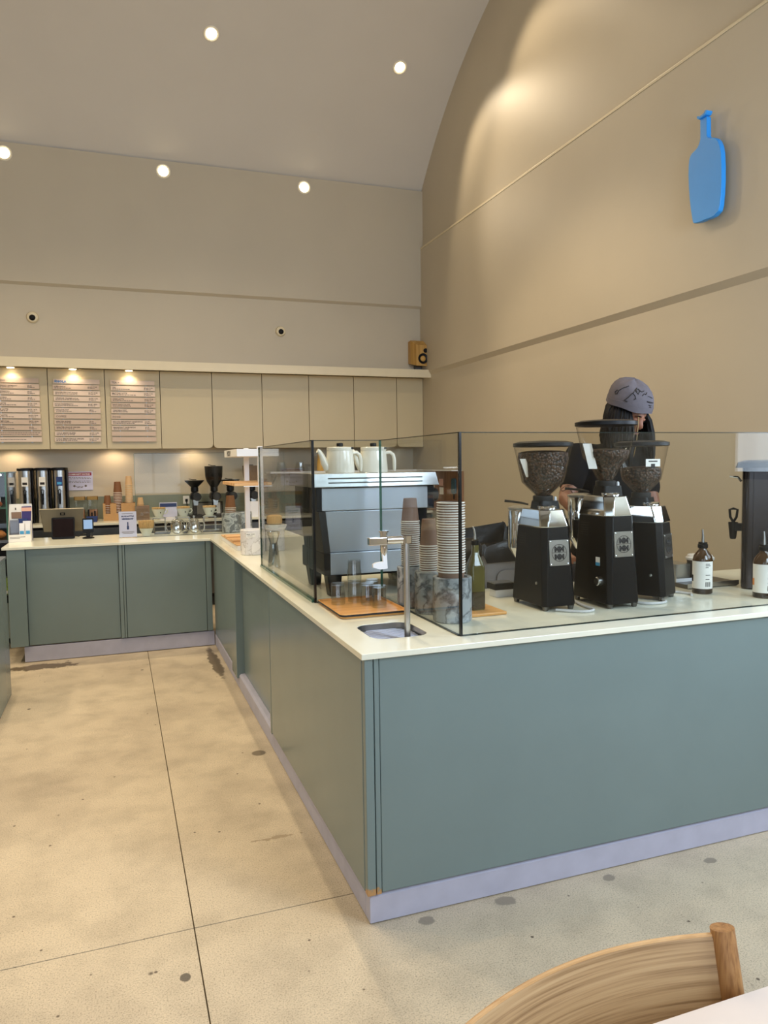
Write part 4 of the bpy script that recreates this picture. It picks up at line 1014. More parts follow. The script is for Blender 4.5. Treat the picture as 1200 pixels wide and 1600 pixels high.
packet(px+.060,py-.035,pz,.036,.150,M['white'],'slim white and sky-blue packet at the carton front, right of two', ((-.4,.4,.40,.58,M['bluepack']),))

# ------------------------------------------------------------------ pastry case at the far left
t = T('pastry_case', 'glass pastry case with lit shelves at the left frame edge', 'display case', (-1.985,4.90,0))
P('base', MB().box(-.38,.385,-.30,.42,.91,.935), M['steeldark'], t, smooth=0)
P('front_glass', MB().box(-.38,.38,-.298,-.292,.9355,1.49), M['glasslight'], t, smooth=0)
P('side_glass', MB().box(.378,.384,-.29,.42,.9355,1.49), M['glasslight'], t, smooth=0)
P('side_edge', MB().box(.380,.392,-.302,-.291,.9355,1.49), M['edgelight'], t, smooth=0)
P('top_glass', MB().box(-.38,.392,-.302,.42,1.4905,1.50), M['edgelight'], t, smooth=0)
P('back_panel', MB().box(-.38,.377,.41,.42,.9355,1.49), M['black'], t, smooth=0)
P('shelf', MB().box(-.38,.376,-.285,.40,1.195,1.205), M['edgelight'], t, smooth=0)
P('light_bar', MB().box(-.36,.35,-.27,-.24,1.468,1.482), emit('cool_case_light', (.95,.97,1), 5), t, smooth=0)
t = T('chilled_case', 'black open chiller under the pastry case', 'chiller', (-1.985,4.88,0))
P('body', MB().box(-.38,.385,.02,.42,.004,.909), M['black'], t, smooth=0)
P('kick_panel', MB().box(-.38,.36,-.24,.0195,.10,.40), M['green'], t, smooth=0)
P('shelf', MB().box(-.38,.385,-.28,.0195,.45,.47), M['black'], t, smooth=0)
P('top_rail', MB().box(-.38,.385,-.28,.0195,.86,.905), M['black'], t, smooth=0)
t = T('salad_box', 'green packed salad box on the chiller shelf', 'salad box', (-1.67,4.70,.4705))
P('box', MB().loft([[(-.05,-.06,0),(.05,-.06,0),(.05,.06,0),(-.05,.06,0)],[(-.06,-.07,.14),(.06,-.07,.14),(.06,.07,.14),(-.06,.07,.14)]]), M['leafpack'], t, smooth=0)
P('lid', MB().box(-.062,.062,-.072,.072,.1405,.15), M['glasslight'], t, smooth=0)
P('label', MB().box(-.055,.045,-.0655,-.063,.01,.035), M['card'], t, smooth=0)
def croissant(loc, rz, lab):
    t = T('croissant', lab, 'pastry', loc, rz, 'pastries in the glass case')
    m = MB(); n = 9
    path = []; rad = []
    for i in range(n*4+1):
        a = PI*(.12+.76*i/(n*4)); w = math.sin(PI*i/(n*4)); seg = (i % 4)/4
        path.append((.075*math.cos(a), .05*math.sin(a)-.03, .036)); rad.append(.006+.032*w**.7*(.86+.14*math.sin(PI*((i%4)/4.0))))
    P('baked_roll', m.tube(path, rad, 14), M['croissant'], t)
    return t
c1 = croissant((-1.70,4.70,.936), .2, 'golden croissant at the front of the lower case shelf')
dup(c1, (-1.72,4.83,.936), .5, 'golden croissant behind the front one on the lower case shelf')
t = T('glazed_bun', 'dark glazed bun on the upper shelf of the pastry case', 'pastry', (-1.70,4.78,1.206), group='pastries in the glass case')
P('bun', MB().lathe([(.03,0),(.045,.008),(.048,.025),(.035,.045),(.012,.052)], 20), M['bun'], t)
for i, (x, y, z, w, h, lab) in enumerate(((-1.71,4.625,1.2055,.10,.05,'white price card on the upper case shelf edge'), (-1.71,4.622,.936,.07,.045,'white price card before the croissants'), (-1.71,4.88,1.2055,.06,.075,'white price card behind the glazed bun'))):
    t = T('price_card', lab, 'card', (x, y, z), group='price cards in the pastry case')
    P('card', MB().prism([(-.0,0),(.002,0),(.012,h),(.010,h)], 'x', -w/2, w/2), M['card'], t, smooth=0)
    P('foot', MB().box(-w/2, w/2, .002, .02, 0, .002), M['card'], t, smooth=0)

# ------------------------------------------------------------------ back bench against the wall
BZ = .9555
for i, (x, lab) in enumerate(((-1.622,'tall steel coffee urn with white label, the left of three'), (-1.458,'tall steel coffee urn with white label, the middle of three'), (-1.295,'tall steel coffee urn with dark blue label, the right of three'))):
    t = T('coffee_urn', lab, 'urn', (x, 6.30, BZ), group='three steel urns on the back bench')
    P('urn_body', MB().loft([ring_z(rrect(-.066,.066,-.12,.12,.06,6),0), ring_z(rrect(-.066,.066,-.12,.12,.06,6),.545)]), M['steel'], t)
    P('urn_lid', MB().loft([ring_z(rrect(-.077,.077,-.13,.13,.06,6),.5455), ring_z(rrect(-.077,.077,-.13,.13,.06,6),.57), ring_z(rrect(-.06,.06,-.11,.11,.05,6),.576)]), M['black'], t)
    P('gap_shade', MB().box(.0665,.078,-.10,.10,0,.545), M['black'], t, smooth=0)  # black strip put in for the shade in the gap between urns
    lb = P('label', MB().box(-.030,.030,-.1225,-.1205,.385,.48), M['navy' if i == 2 else 'card'], t, smooth=0)
    P('label_print', MB().box(-.022,.022,-.1232,-.1226,.40,.425), M['bluepack' if i == 2 else 'ink'], lb, smooth=0)
    P('spigot', MB().box(-.012,.012,-.155,-.1205,.25,.30).lathe([(.013,-.0),(.010,-.055)], 12, (0,-.145,.25)).box(-.016,.016,-.15,-.135,.30,.306), M['black'], t, smooth=0)
    P('tap_handle', MB().tube([(-.008,-.145,.306),(-.014,-.145,.34),(.0,-.145,.35),(.014,-.145,.34),(.008,-.145,.306)], .004, 8), M['black'], t)
t = T('wall_notice', 'white notice with a crimson heading on the wall right of the urns', 'notice', (-1.255,6.548,1.28))
P('board', MB().box(0,.275,-.008,-.001,0,.203), M['lilac'], t, smooth=0, bevel=.001)
hd = P('heading_band', MB().box(.012,.263,-.0092,-.0082,.158,.192), M['red'], t, smooth=0)
P('heading_print', MB().text('COMMUNITY NOTICE', .0215, (.138,-.0096,.167), align='CENTER', bold=.0008), M['card'], hd, smooth=0)
tx = MB()
for z, x0, x1 in ((.135,.03,.245),(.122,.02,.255),(.096,.03,.25),(.083,.03,.25),(.036,.10,.18),(.026,.11,.17)):
    x = x0
    while x < x1: q = random.uniform(.012,.03); tx.box(x, min(x+q,x1), -.0088, -.0082, z, z+.006); x += q+.007
P('small_print', tx, M['inkgrey'], t, smooth=0); t.children[-1]['kind'] = 'stuff'
for x in (.085,.20): P('seal', MB().cyl(.012, .0082, .009, 16, (x,0,.045), '-y'), M['inkgrey'], t)
for i, x in enumerate((-1.112, -.985)):
    t = T('storage_jar', ('clear square tub with a brass lid, left of two on the back bench', 'clear square tub with a brass lid, right of two on the back bench')[i], 'tub', (x, 6.32, BZ), group='clear tubs on the back bench')
    P('tub', MB().loft([ring_z(rrect(-.05,.05,-.06,.06,.012),0), ring_z(rrect(-.054,.054,-.064,.064,.012),.225)]), M['glasslight'], t)
    P('contents', MB().loft([ring_z(rrect(-.046,.046,-.056,.056,.01),.003), ring_z(rrect(-.047,.047,-.057,.057,.01),.12)]), M['brownboard'], t)
    P('lid', MB().loft([ring_z(rrect(-.056,.056,-.066,.066,.012),.2255), ring_z(rrect(-.056,.056,-.066,.066,.012),.262)]), M['gold'], t)
t = T('cup_organiser', 'kraft cardboard cup holder with stacks of paper cups on the back bench', 'cup holder', (-.76,6.26,BZ))
ht = .185
P('front', MB().prism([(-.12,0),(.21,0),(.21,ht),(.062,ht),(.062,.075),(.014,.075),(.014,ht),(-.048,ht),(-.048,.075),(-.096,.075),(-.096,ht),(-.12,ht)], 'y', -.075, -.072), M['kraft'], t, smooth=0)
P('back', MB().box(-.12,.21,.10,.103,0,ht), M['kraft'], t, smooth=0)
for x in (-.12,.085,.207): P('divider', MB().box(x,x+.003,-.0715,.0995,0,ht), M['kraft'], t, smooth=0)
stack(9, (-.835,6.265,BZ+.002), .042, .11, .0195, 'browncup', False, 'brown cup nested upside down in the left slot of the kraft cup holder', 'dark brown cup upside down, poking from the left slot of the cup holder', 'cups in the left slot of the cup holder')
stack(18, (-.728,6.265,BZ+.002), .046, .12, .0172, 'browncup', False, 'brown cup with pale rim nested in the middle stack of the cup holder', 'dark brown cup upside down on the middle stack of the cup holder', 'cups in the middle stack of the cup holder')
stack(21, (-.612,6.265,BZ+.002), .040, .10, .0185, 'palecup', False, 'kraft-coloured cup nested upside down in the tallest stack of the cup holder', 'kraft-coloured cup topping the tallest stack by the green splash wall', 'kraft cups in the tall stack', rimm='ledge')
t = T('lid_box', 'small kraft box of pale lids right of the cup holder', 'box', (-.47,6.2,BZ))
P('box', MB().box(-.09,.06,-.06,.06,0,.15), M['brownpack'], t, smooth=0, bevel=.002)
P('front_panel', MB().box(-.08,.05,-.063,-.0605,.01,.12), M['glasslight'], t, smooth=0)
stack(2, (-.50,6.2,BZ+.1505), .036, .075, .014, 'palecup', False, 'small pale cup upside down on the lid box, under another', 'small pale cup upside down on top of the lid box', 'small pale cups', rimm='palecup')
t = T('tool_caddy', 'dark caddy of small tools on the back bench behind the card reader', 'caddy', (-.99,6.12,BZ))
P('caddy', MB().loft([ring_z(rrect(-.05,.05,-.03,.03,.008),0), ring_z(rrect(-.055,.055,-.035,.035,.008),.06)]), M['navy'], t)
for x, h in ((-.03,.13),(.0,.10),(.03,.115)): P('tool', MB().box(x-.008,x+.008,-.006,.006,.0605,h), M['black'], t, smooth=0)
t = T('wall_outlet', 'white power outlet with a black plug on the green splash wall', 'outlet', (.010,6.529,1.14))
P('face_plate', MB().box(-.036,.036,-.006,0,-.046,.046), M['white'], t, smooth=0, bevel=.002)
P('plug', MB().box(-.012,.014,-.035,-.0065,-.02,.012), M['black'], t, smooth=0, bevel=.004)
P('plug_cord', MB().tube([(0,-.03,-.02),(.005,-.035,-.06),(.015,-.04,-.12),(.02,-.05,-.18)], .005, 8), M['black'], t)
t = T('info_print', 'small framed print with a blue band, leaning behind the left dripper', 'print', (-.20,6.45,BZ))
P('paper', MB().box(-.09,.10,0,.004,.0,.165), M['lilac'], t, smooth=0)
P('blue_band', MB().box(-.085,.095,-.001,-.0002,.115,.155), M['navy'], t.children[0], smooth=0)
t = T('framed_board', 'dark framed board with a white card leaning behind the right dripper', 'frame', (.25,6.45,BZ))
P('frame', MB().box(-.16,.16,0,.012,0,.16), M['black'], t, smooth=0, bevel=.002)
P('panel', MB().box(-.145,.145,-.002,-.0004,.012,.148), M['beige'], t, smooth=0)
P('white_card', MB().box(.05,.13,-.004,-.0024,.012,.148), M['card'], t, smooth=0)
# tall shop grinders
def shop_grinder(x, y, kind, lab):
    t = T('shop_grinder', lab, 'coffee grinder', (x, y, BZ), 0, 'black shop grinders on the back bench')
    P('base', MB().loft([ring_z(rrect(-.08,.08,-.10,.14,.02),.0), ring_z(rrect(-.075,.075,-.09,.13,.02),.03)]), M['black'], t)
    P('column', MB().box(-.022,.022,.02,.10,.0305,.26), M['black'], t, smooth=0, bevel=.006)
    P('burr_drum', MB().lathe([(.048,-.06),(.053,-.05),(.053,.07),(.048,.08)], 28, (0,.02,.235), '-y'), M['black'], t)
    P('adjust_dial', MB().lathe([(.044,.061),(.046,.066),(.046,.10),(.04,.106)], 28, (.014,0,.235), '-y'), M['blackmat'], t)
    P('throat', MB().lathe([(.036,.285),(.042,.29),(.042,.33),(.038,.34)], 24, (0,.02,0)), M['black'], t)
    if kind == 'cone': pr = [(.04,.34),(.045,.345),(.10,.40),(.108,.412),(.10,.414)]
    else: pr = [(.04,.335),(.046,.345),(.08,.40),(.094,.45),(.10,.565),(.098,.567)]
    P('hopper', MB().lathe(pr, 28, (0,.02,0)), M['smoke'] if kind == 'tall2' else M['black'], t)
    P('lid_handle', MB().tube([(-.06,.0,pr[-1][1]+.016),(-.02,.0,pr[-1][1]+.006),(.02,.0,pr[-1][1]+.006)], .004, 8), M['black'], t)
    P('chute', MB().loft([[(-.02,-.09,.14),(.02,-.09,.14),(.02,-.05,.14),(-.02,-.05,.14)],[(-.028,-.09,.20),(.028,-.09,.20),(.028,-.05,.20),(-.028,-.05,.20)]]), M['steel'], t, smooth=0)
    return t
shop_grinder(.075,6.18,'cone','black shop grinder with a shallow cone hopper, left of the tall one')
shop_grinder(.288,6.18,'tall','black shop grinder with a tall hopper, the tallest on the back bench')
shop_grinder(.47,6.2,'cone','black shop grinder with a cone hopper, half behind the white stand')
shop_grinder(.71,6.2,'tall2','black shop grinder with a translucent bowl, seen between the posts of the white stand')
t = T('shop_scale', 'white equipment housing seen between the posts of the white stand', 'appliance', (.70,5.93+.08,BZ))
P('housing', MB().loft([ring_z(rrect(-.08,.08,-.06,.06,.02),0), ring_z(rrect(-.06,.06,-.05,.05,.02),.17)]), M['white'], t)
# things on the shelf and beside it
for i, (x, lab) in enumerate(((1.085,'clear faceted tumbler upside down on the wall shelf, left of two'), (1.305,'clear faceted tumbler upside down on the wall shelf, right of two'))):
    t = T('shelf_tumbler', lab, 'glass', (x, 6.34, 1.4475), group='tumblers on the wall shelf')
    P('glass_wall', MB().lathe([(.062,0),(.062,.045),(.05,.055),(.048,.105),(.044,.112),(0,.112),(0,.100),(.04,.098),(.044,.055),(.056,.043),(.057,0)], 10, cap0=False, cap1=False), M['tumbler'], t, smooth=0)
t = T('ceramic_pitcher', 'orange-glazed pitcher behind the spout of the left enamel pot', 'pitcher', (1.56,6.36,1.4475))
P('pitcher_body', MB().lathe([(.04,0),(.044,.01),(.040,.10),(.030,.17),(.034,.2)], 24), M['cork'], t)
P('handle', MB().tube([(.035,0,.16),(.065,0,.15),(.07,0,.09),(.04,0,.04)], .007, 8), M['cork'], t)
t = T('drying_cloth', 'dark green cutting board standing on the wall shelf near the corner', 'board', (2.16,6.42,1.4475))
P('board', MB().prism(rrect(-.10,.10,0,.24,.03), 'y', 0, .015), M['green_in'], t, smooth=30)
t = T('steel_canister', 'brushed steel canister on the wall shelf between the pots and the green board', 'canister', (1.93,6.36,1.4475))
P('can_body', MB().lathe([(.075,0),(.075,.2),(.07,.205)], 28), M['steel'], t)
P('can_lid', MB().lathe([(.077,.2055),(.077,.225),(.02,.235)], 28), M['steeldark'], t)
t = T('pin_board', 'brown wooden board with paper notes against the right wall', 'board', (2.829,5.60,.96))
P('board', MB().box(-.03,0,-.52,.52,0,.47), M['brownboard'], t, smooth=0, bevel=.002)
P('note', MB().box(-.032,-.0305,-.05,.06,.20,.28), M['card'], t, smooth=0)
P('note', MB().box(-.032,-.0305,-.04,.07,.30,.38), M['pink'], t, smooth=0)
P('note', MB().box(-.032,-.0305,.20,.30,.24,.31), M['ledge'], t, smooth=0)
t = T('wall_brush', 'dark teal brush hanging on the brown board', 'brush', (2.797,5.25,1.18))
P('brush_head', MB().prism(rrect(-.05,.05,0,.17,.03), 'x', -.02, 0), M['teal'], t, smooth=30)
P('brush_handle', MB().box(-.014,-.006,-.008,.008,-.06,-.0005), M['blackmat'], t, smooth=0)
t = T('leaning_tray', 'pair of white-edged trays standing along the brown board top', 'tray', (2.70,5.62,1.432))
P('rim', MB().box(-.0,.125,-.50,-.01,0,.012), M['white'], t, smooth=0)
P('rim', MB().box(-.0,.125,.01,.50,0,.012), M['white'], t, smooth=0)

# ------------------------------------------------------------------ right end of the front counter
t = T('waste_bin', 'grey plastic bin with a black liner folded over its rim', 'bin', (1.10,1.16,0))
P('bin_body', MB().loft([ring_z(rrect(-.15,.17,-.16,.16,.05),.004), ring_z(rrect(-.20,.20,-.20,.20,.05),1.08)]), M['grey'], t)
P('bin_panel', MB().loft([[(x,-.200,z) for x,z in rrect(-.10,.14,.80,1.0,.04)],[(x,-.206,z) for x,z in rrect(-.10,.14,.80,1.0,.04)]][::-1]), M['grey'], t)
lin = MB(); rings = []
N = 40
base = rrect(-.205,.205,-.205,.205,.05,9)
for k, (zz, sc, am) in enumerate(((1.055,1.035,.022),(1.085,1.03,.012),(1.13,1.0,.012),(1.145,.96,.02),(1.08,.88,.02))):
    rings.append([(x*sc*(1+.02*math.sin(i*1.7+k)), y*sc*(1+.02*math.cos(i*2.1+k)), zz+am*math.sin(i*.55+k*.7)+(.5*am*math.sin(i*1.9)) + (.05 if k in (2,3) and x > -.05 else 0)) for i, (x, y) in enumerate(base)])
P('bin_liner', lin.loft(rings, cap0=False), M['bag'], t, smooth=60)
t = T('tamping_scale', 'small white scale with a dark top edge beside the left grinder', 'scale', (.905,.735,HT+.0005))
P('scale_body', MB().loft([ring_z(rrect(-.05,.05,-.035,.035,.012),0), ring_z(rrect(-.05,.05,-.035,.035,.012),.032)]), M['white'], t)
P('scale_top', MB().box(-.056,.056,-.04,.04,.0325,.06), M['blackmat'], t, smooth=0, bevel=.003)
P('scale_plate', MB().box(-.054,.054,-.038,.038,.0603,.064), M['steel'], t, smooth=0)
def syrup(loc, rz, lab, second=False):
    t = T('syrup_bottle', lab, 'bottle', loc, rz)
    P('bottle_body', MB().lathe([(.041,0),(.0435,.004),(.0435,.150),(.038,.172),(.025,.190),(.018,.198),(.017,.205)], 32), M['amber'], t)
    P('syrup_level', MB().lathe([(.0438,.003),(.0438,.022)], 32, cap0=False, cap1=False), M['syrup'], t)
    lab_ = []
    m = MB(); n = 22
    a0, a1 = math.radians(-165), math.radians(-15)
    rr = [[(.0442*math.cos(a0+(a1-a0)*i/n), .0442*math.sin(a0+(a1-a0)*i/n), z) for i in range(n+1)] for z in (.024,.148)]
    m.add(rr[0]+rr[1], [(i,i+1,n+2+i,n+1+i) for i in range(n)])
    lb = P('label', m, M['card'], t, 'white wrap-around label', smooth=60)
    def lp(mb, th0, th1, z0, z1):
        k = 4
        v = [(.0446*math.cos(math.radians(th0+(th1-th0)*i/k)), .0446*math.sin(math.radians(th0+(th1-th0)*i/k)), z) for z in (z0,z1) for i in range(k+1)]
        mb.add(v, [(i,i+1,k+2+i,k+1+i) for i in range(k)])
    pm = MB()
    for i in range(9): lp(pm, -70+i*3.6, -70+i*3.6+(2.4 if i%3==0 else 1.4), .034, .056)
    for z, w in ((.135,26),(.128,30),(.12,18),(.085,28),(.066,24)): lp(pm, -70, -70+w, z, z+.003)
    P('barcode_print', pm, M['ink'], lb, smooth=0); t.children[-1]
    bm = MB(); lp(bm, -165, -145, .055, .085); P('brand_block', bm, M['orange' if second else 'ink'], lb, smooth=0)
    P('collar', MB().lathe([(.020,.2055),(.022,.207),(.022,.222),(.019,.224),(.019,.232)], 20), M['black'], t)
    P('pourer', MB().tube([(0,0,.23),(0,0,.262),(-.002,0,.29)], [.007,.005,.0035], 10), M['steel'], t)
    return t
syrup((1.765,.425,HT+.0005), math.radians(-46), 'amber syrup bottle with a white barcode label and steel pourer')
syrup((1.925,.235,HT+.0005), math.radians(-46), 'amber syrup bottle with an orange mark, cut by the right frame edge', True)
t = T('takeaway_tub', 'pale lidded paper tub standing behind the syrup bottle', 'tub', (1.93,.62,HT+.0205))
P('tub_wall', MB().lathe([(.05,0),(.06,.10)], 28), M['steeldark'], t)
P('tub_lid', MB().lathe([(.064,.1005),(.066,.104),(.066,.112),(.06,.116),(.056,.124),(0,.125)], 28, cap1=False), M['rim'], t)
t = T('metal_tray', 'low dark metal tray holding a box behind the syrup bottle', 'tray', (1.93,.62,HT+.0005))
P('pan', MB().box(-.16,.14,-.10,.12,0,.02), M['steeldark'], t, smooth=0, bevel=.003)
P('rim', MB().box(-.163,.143,-.103,-.1005,.004,.026), M['steel'], t, smooth=0)
t = T('bench_box', 'low grey steel box on the metal tray behind the right grinder', 'box', (1.82,.66,HT+.0210))
P('box_body', MB().loft([ring_z(rrect(-.045,.045,-.055,.07,.01),0), ring_z(rrect(-.045,.045,-.055,.07,.01),.085)]), M['steel'], t)
P('box_rim', MB().box(-.047,.047,-.058,-.0555,.0,.016), M['white'], t, smooth=0)
t = T('water_boiler', 'large steel hot water urn with a black lid at the right frame edge', 'urn', (2.240,.398,HT+.0005), math.radians(-45))
P('tank', MB().loft([ring_z(rrect(-.195,.20,-.15,.16,.03),.006), ring_z(rrect(-.195,.20,-.15,.16,.03),.565)]), M['urnsteel'], t)
P('front_panel', MB().box(-.15,.17,-.155,-.1505,.03,.545), M['urnsteel'], t, smooth=0, bevel=.002)
P('tank_lid', MB().loft([ring_z(rrect(-.225,.21,-.165,.17,.03),.5655), ring_z(rrect(-.215,.21,-.165,.17,.03),.59), ring_z(rrect(-.18,.18,-.13,.14,.03),.60)]), M['black'], t)
P('lid_latch', MB().tube([(-.20,-.08,.50),(-.215,-.08,.52),(-.25,-.08,.525)], [.006,.006,.005], 8), M['chrome'], t)
P('spigot', MB().box(-.225,-.1955,-.07,-.03,.265,.30).lathe([(.020,.30),(.022,.305),(.015,.235),(.012,.225)], 14, (-.232,-.05,0)), M['black'], t, smooth=0)
P('tap_handle', MB().tube([(-.232,-.05,.305),(-.245,-.05,.33),(-.248,-.05,.365),(-.232,-.05,.37),(-.214,-.05,.365),(-.218,-.05,.33),(-.232,-.05,.305)], .006, 8), M['black'], t)
for x in (-.15,.15):
    for y in (-.12,.12): P('foot', MB().cyl(.016, 0, .0055, 12, (x,y,0)), M['black'], t)

# ------------------------------------------------------------------ table and chair in the foreground
t = T('cafe_table', 'white-topped table cut by the lower right corner of the frame', 'table', (.10,-1.75,0))
P('table_top', MB().loft([ring_z(rrect(-.42,.62,-.34,.338,.02),.698), ring_z(rrect(-.42,.62,-.34,.338,.02),.722)]), M['tabletop'], t)
P('pedestal', MB().lathe([(.035,.02),(.03,.05),(.03,.65),(.05,.69),(.12,.697)], 24), M['black'], t)
P('foot_plate', MB().lathe([(.22,.003),(.22,.012),(.04,.02)], 32), M['black'], t)
t = T('dining_chair', 'pale oak chair with a curved backrest and round dowel posts pushed under the white table', 'chair', (-.105,-1.372,0), math.radians(6))
# backrest: a bent board between two posts, hollow towards the table
bk = MB(); rings = []
for i in range(25):
    s_ = -1+2*i/24; x = .252*s_; y = .052*(1-s_*s_)-.006
    ta = math.atan2(-.104*s_, .252); nx, ny = -math.sin(ta), math.cos(ta)
    ring = []
    for (o, z) in ((-.005,.655),(.005,.655),(.005,.772),(.003,.776),(-.003,.776),(-.005,.772)):
        ly = (z-.776)*.20
        ring.append((x+nx*o, y+ny*o+ly, z+.006*(1-s_*s_)*0))
    rings.append(ring)
P('backrest', bk.loft(rings), M['oak'], t, smooth=40)
P('backrest_edge', MB().tube([(r[3][0]*.5+r[4][0]*.5, r[3][1]*.5+r[4][1]*.5, .7765) for r in rings], .0036, 8), M['maple'], t)
for sx in (-1, 1):
    x = .256*sx
    P('back_post', MB().tube([(x,-.008,.788),(x,-.03,.68),(x,-.075,.45),(x,-.06,.2),(x,-.03,.004)], [.0185,.0188,.019,.017,.014], 20), M['oakdark'], t)
    P('front_leg', MB().tube([(x*.93,-.46,.45),(x*.93,-.47,.2),(x*.93,-.48,.004)], [.018,.017,.014], 20), M['oakdark'], t)
    P('side_rail', MB().tube([(x*.985,-.075,.40),(x*.93,-.46,.40)], .012, 12), M['oakdark'], t)
P('seat', MB().loft([ring_z(rrect(-.245,.245,-.49,-.08,.06),.43), ring_z(rrect(-.255,.255,-.50,-.07,.07),.445), ring_z(rrect(-.25,.25,-.495,-.075,.07),.452)]), M['oak'], t)
P('cross_rail', MB().tube([(-.25,-.465,.40),(.25,-.465,.40)], .012, 12), M['oakdark'], t)
P('cross_rail', MB().tube([(-.262,-.072,.40),(.262,-.072,.40)], .012, 12), M['oakdark'], t)

# ------------------------------------------------------------------ the barista
person = T('person', 'person in a grey printed cap and black shirt, bent over behind the grinders', 'person', (1.76,1.16,0))
OX, OY = 1.76, 1.16
def loc(v): return (v[0]-OX, v[1]-OY, v[2])
def R(mb): mb.v = [loc(v) for v in mb.v]; return mb
HC = Vector((1.80, 1.005, 1.775))
yaw = Vector((.22, -.975, 0)).normalized(); pit = math.radians(30)
HF = yaw*math.cos(pit) - Vector((0,0,1))*math.sin(pit)
HU = yaw*math.sin(pit) + Vector((0,0,1))*math.cos(pit)
HR = HF.cross(HU)
def hw(x, y, z): return HC + HR*x + HF*y + HU*z
def head_mb():
    m = MB(); rings = []; N, K = 40, 26
    g = lambda a, b: math.exp(-(a/b)**2)
    for i in range(1, K):
        th = PI*i/K; z = -.118*math.cos(th); ring = []
        for j in range(N):
            a = 2*PI*j/N; x = .076*math.sin(th)*math.cos(a); y = .098*math.sin(th)*math.sin(a)
            zz = z
            if z < 0:
                x *= 1-.28*(z/-.118)**1.5
                if y > 0: y = y*(1-.06*(z/-.118))+.012*(z/-.118)
                else: y *= 1-.30*(z/-.118)
            if y > 0:
                n = g(x, .013)
                y += .026*n*g(z+.030, .020) + .012*n*g(z+.005, .022)
                y -= .010*(g(x-.032,.016)+g(x+.032,.016))*g(z-.004,.014)
                y += .006*(g(x-.030,.022)+g(x+.030,.022))*g(z-.026,.010)
                y += .008*g(x,.024)*(g(z+.062,.006)+g(z+.076,.007)) + .010*g(x,.022)*g(z+.104,.016)
            ring.append(tuple(hw(x, y, zz)))
        rings.append(ring)
    return m.loft(rings)
def oval(m, pts, seg=20):
    """ loft of ovals: (centre, half-width along x, half-depth along y) """
    rr = []
    for c, a, b in pts: rr.append([(c[0]+a*math.cos(2*PI*j/seg), c[1]+b*math.sin(2*PI*j/seg), c[2]) for j in range(seg)])
    return m.loft(rr)
SR, SL = Vector((1.565,1.10,1.555)), Vector((1.925,1.06,1.535))
ER, EL = Vector((1.425,1.0,1.335)), Vector((1.90,.93,1.29))
WR, WL = Vector((1.405,.80,1.235)), Vector((1.70,.82,1.17))
HIPR, HIPL = Vector((1.655,1.20,.97)), Vector((1.865,1.17,.97))
KR, KL = Vector((1.645,1.14,.54)), Vector((1.88,1.11,.54))
AR, AL = Vector((1.64,1.19,.10)), Vector((1.89,1.16,.10))
torso = [((1.76,1.19,.90),.155,.10),((1.76,1.185,1.0),.165,.115),((1.755,1.17,1.12),.145,.105),((1.75,1.14,1.27),.165,.115),((1.75,1.105,1.42),.185,.12),((1.752,1.08,1.52),.175,.10),((1.757,1.065,1.585),.11,.075),((1.765,1.055,1.62),.065,.062)]
def grow(pts, k): return [(c, a+k, b+k) for c, a, b in pts]
def limb(m, *pr):
    P0 = []; R0 = []
    for (a, ra), (b, rb) in zip(pr, pr[1:]):
        for q in range(6): P0.append(a.lerp(b, q/6)); R0.append(ra+(rb-ra)*q/6)
    P0.append(pr[-1][0]); R0.append(pr[-1][1]); m.tube(P0, R0, 16)
    for p, r in pr: m.ell(p, r, r, r, 14, 8)
    return m
def hand(m, w, e, side):
    d = (w-e).normalized(); d = (d*.75+Vector((0,-.35,-.35))).normalized()
    ac = d.cross(Vector((0,0,1))).normalized(); nn = ac.cross(d)
    pc = w + d*.05
    rr = []
    for q, wd, th in ((-.02,.026,.022),(.015,.034,.020),(.05,.042,.016),(.09,.040,.013)):
        rr.append([tuple(w+d*q+ac*wd*math.cos(2*PI*j/16)+nn*th*math.sin(2*PI*j/16)) for j in range(16)])
    m.loft(rr)
    for k, ln in enumerate((.070,.080,.075,.058)):
        b = w + d*.082 + ac*(-.031+.0205*k)
        p1 = b + d*ln*.45 - nn*.006; p2 = p1 + (d*.75-nn*.55).normalized()*ln*.34; p3 = p2 + (d*.35-nn*.9).normalized()*ln*.28
        m.tube([b, p1, p2, p3], [.0095,.009,.0082,.007], 10)
    b = w + d*.03 - ac*.030*side
    m.tube([b, b+(d*.6-ac*.75*side).normalized()*.035, b+(d*.9-ac*.5*side-nn*.3).normalized()*.072], [.013,.0105,.0085], 10)
    return m
def remesh(o, vs, it=3):
    r = o.modifiers.new('remesh', 'REMESH'); r.mode = 'VOXEL'; r.voxel_size = vs; r.use_smooth_shade = True
    s = o.modifiers.new('smooth', 'SMOOTH'); s.factor = .5; s.iterations = it
    return o
body = head_mb()
for s_ in (-1, 1): body.ell(hw(.076*s_, -.005, -.012), .012, .014, .026, 10, 8)
limb(body, (Vector((1.765,1.065,1.56)), .062), (Vector((1.785,1.03,1.68)), .058))
oval(body, grow(torso, -.006))
for s_, sh, el, wr, hp, kn, an in ((1,SR,ER,WR,HIPR,KR,AR), (-1,SL,EL,WL,HIPL,KL,AL)):
    limb(body, (sh,.058), (el,.042), (wr,.029)); hand(body, wr, el, s_)
    limb(body, (hp,.090), (kn,.058), (an,.040))
    body.loft([[tuple(an+Vector((.042*math.cos(2*PI*j/14), y+.02*math.sin(2*PI*j/14), -.06+z+.028*math.sin(2*PI*j/14)))) for j in range(14)] for y, z in ((.06,0),(0,.01),(-.08,0),(-.15,-.008))])
ob = remesh(P('body', R(body), M['skin'], person), .0048, 2)
sh = oval(MB(), grow(torso[1:], .014))
for s_, a, b in ((1,SR,ER), (-1,SL,EL)):
    limb(sh, (Vector((1.76,1.09,1.545)), .06), (a, .073), (a.lerp(b,.62), .066))
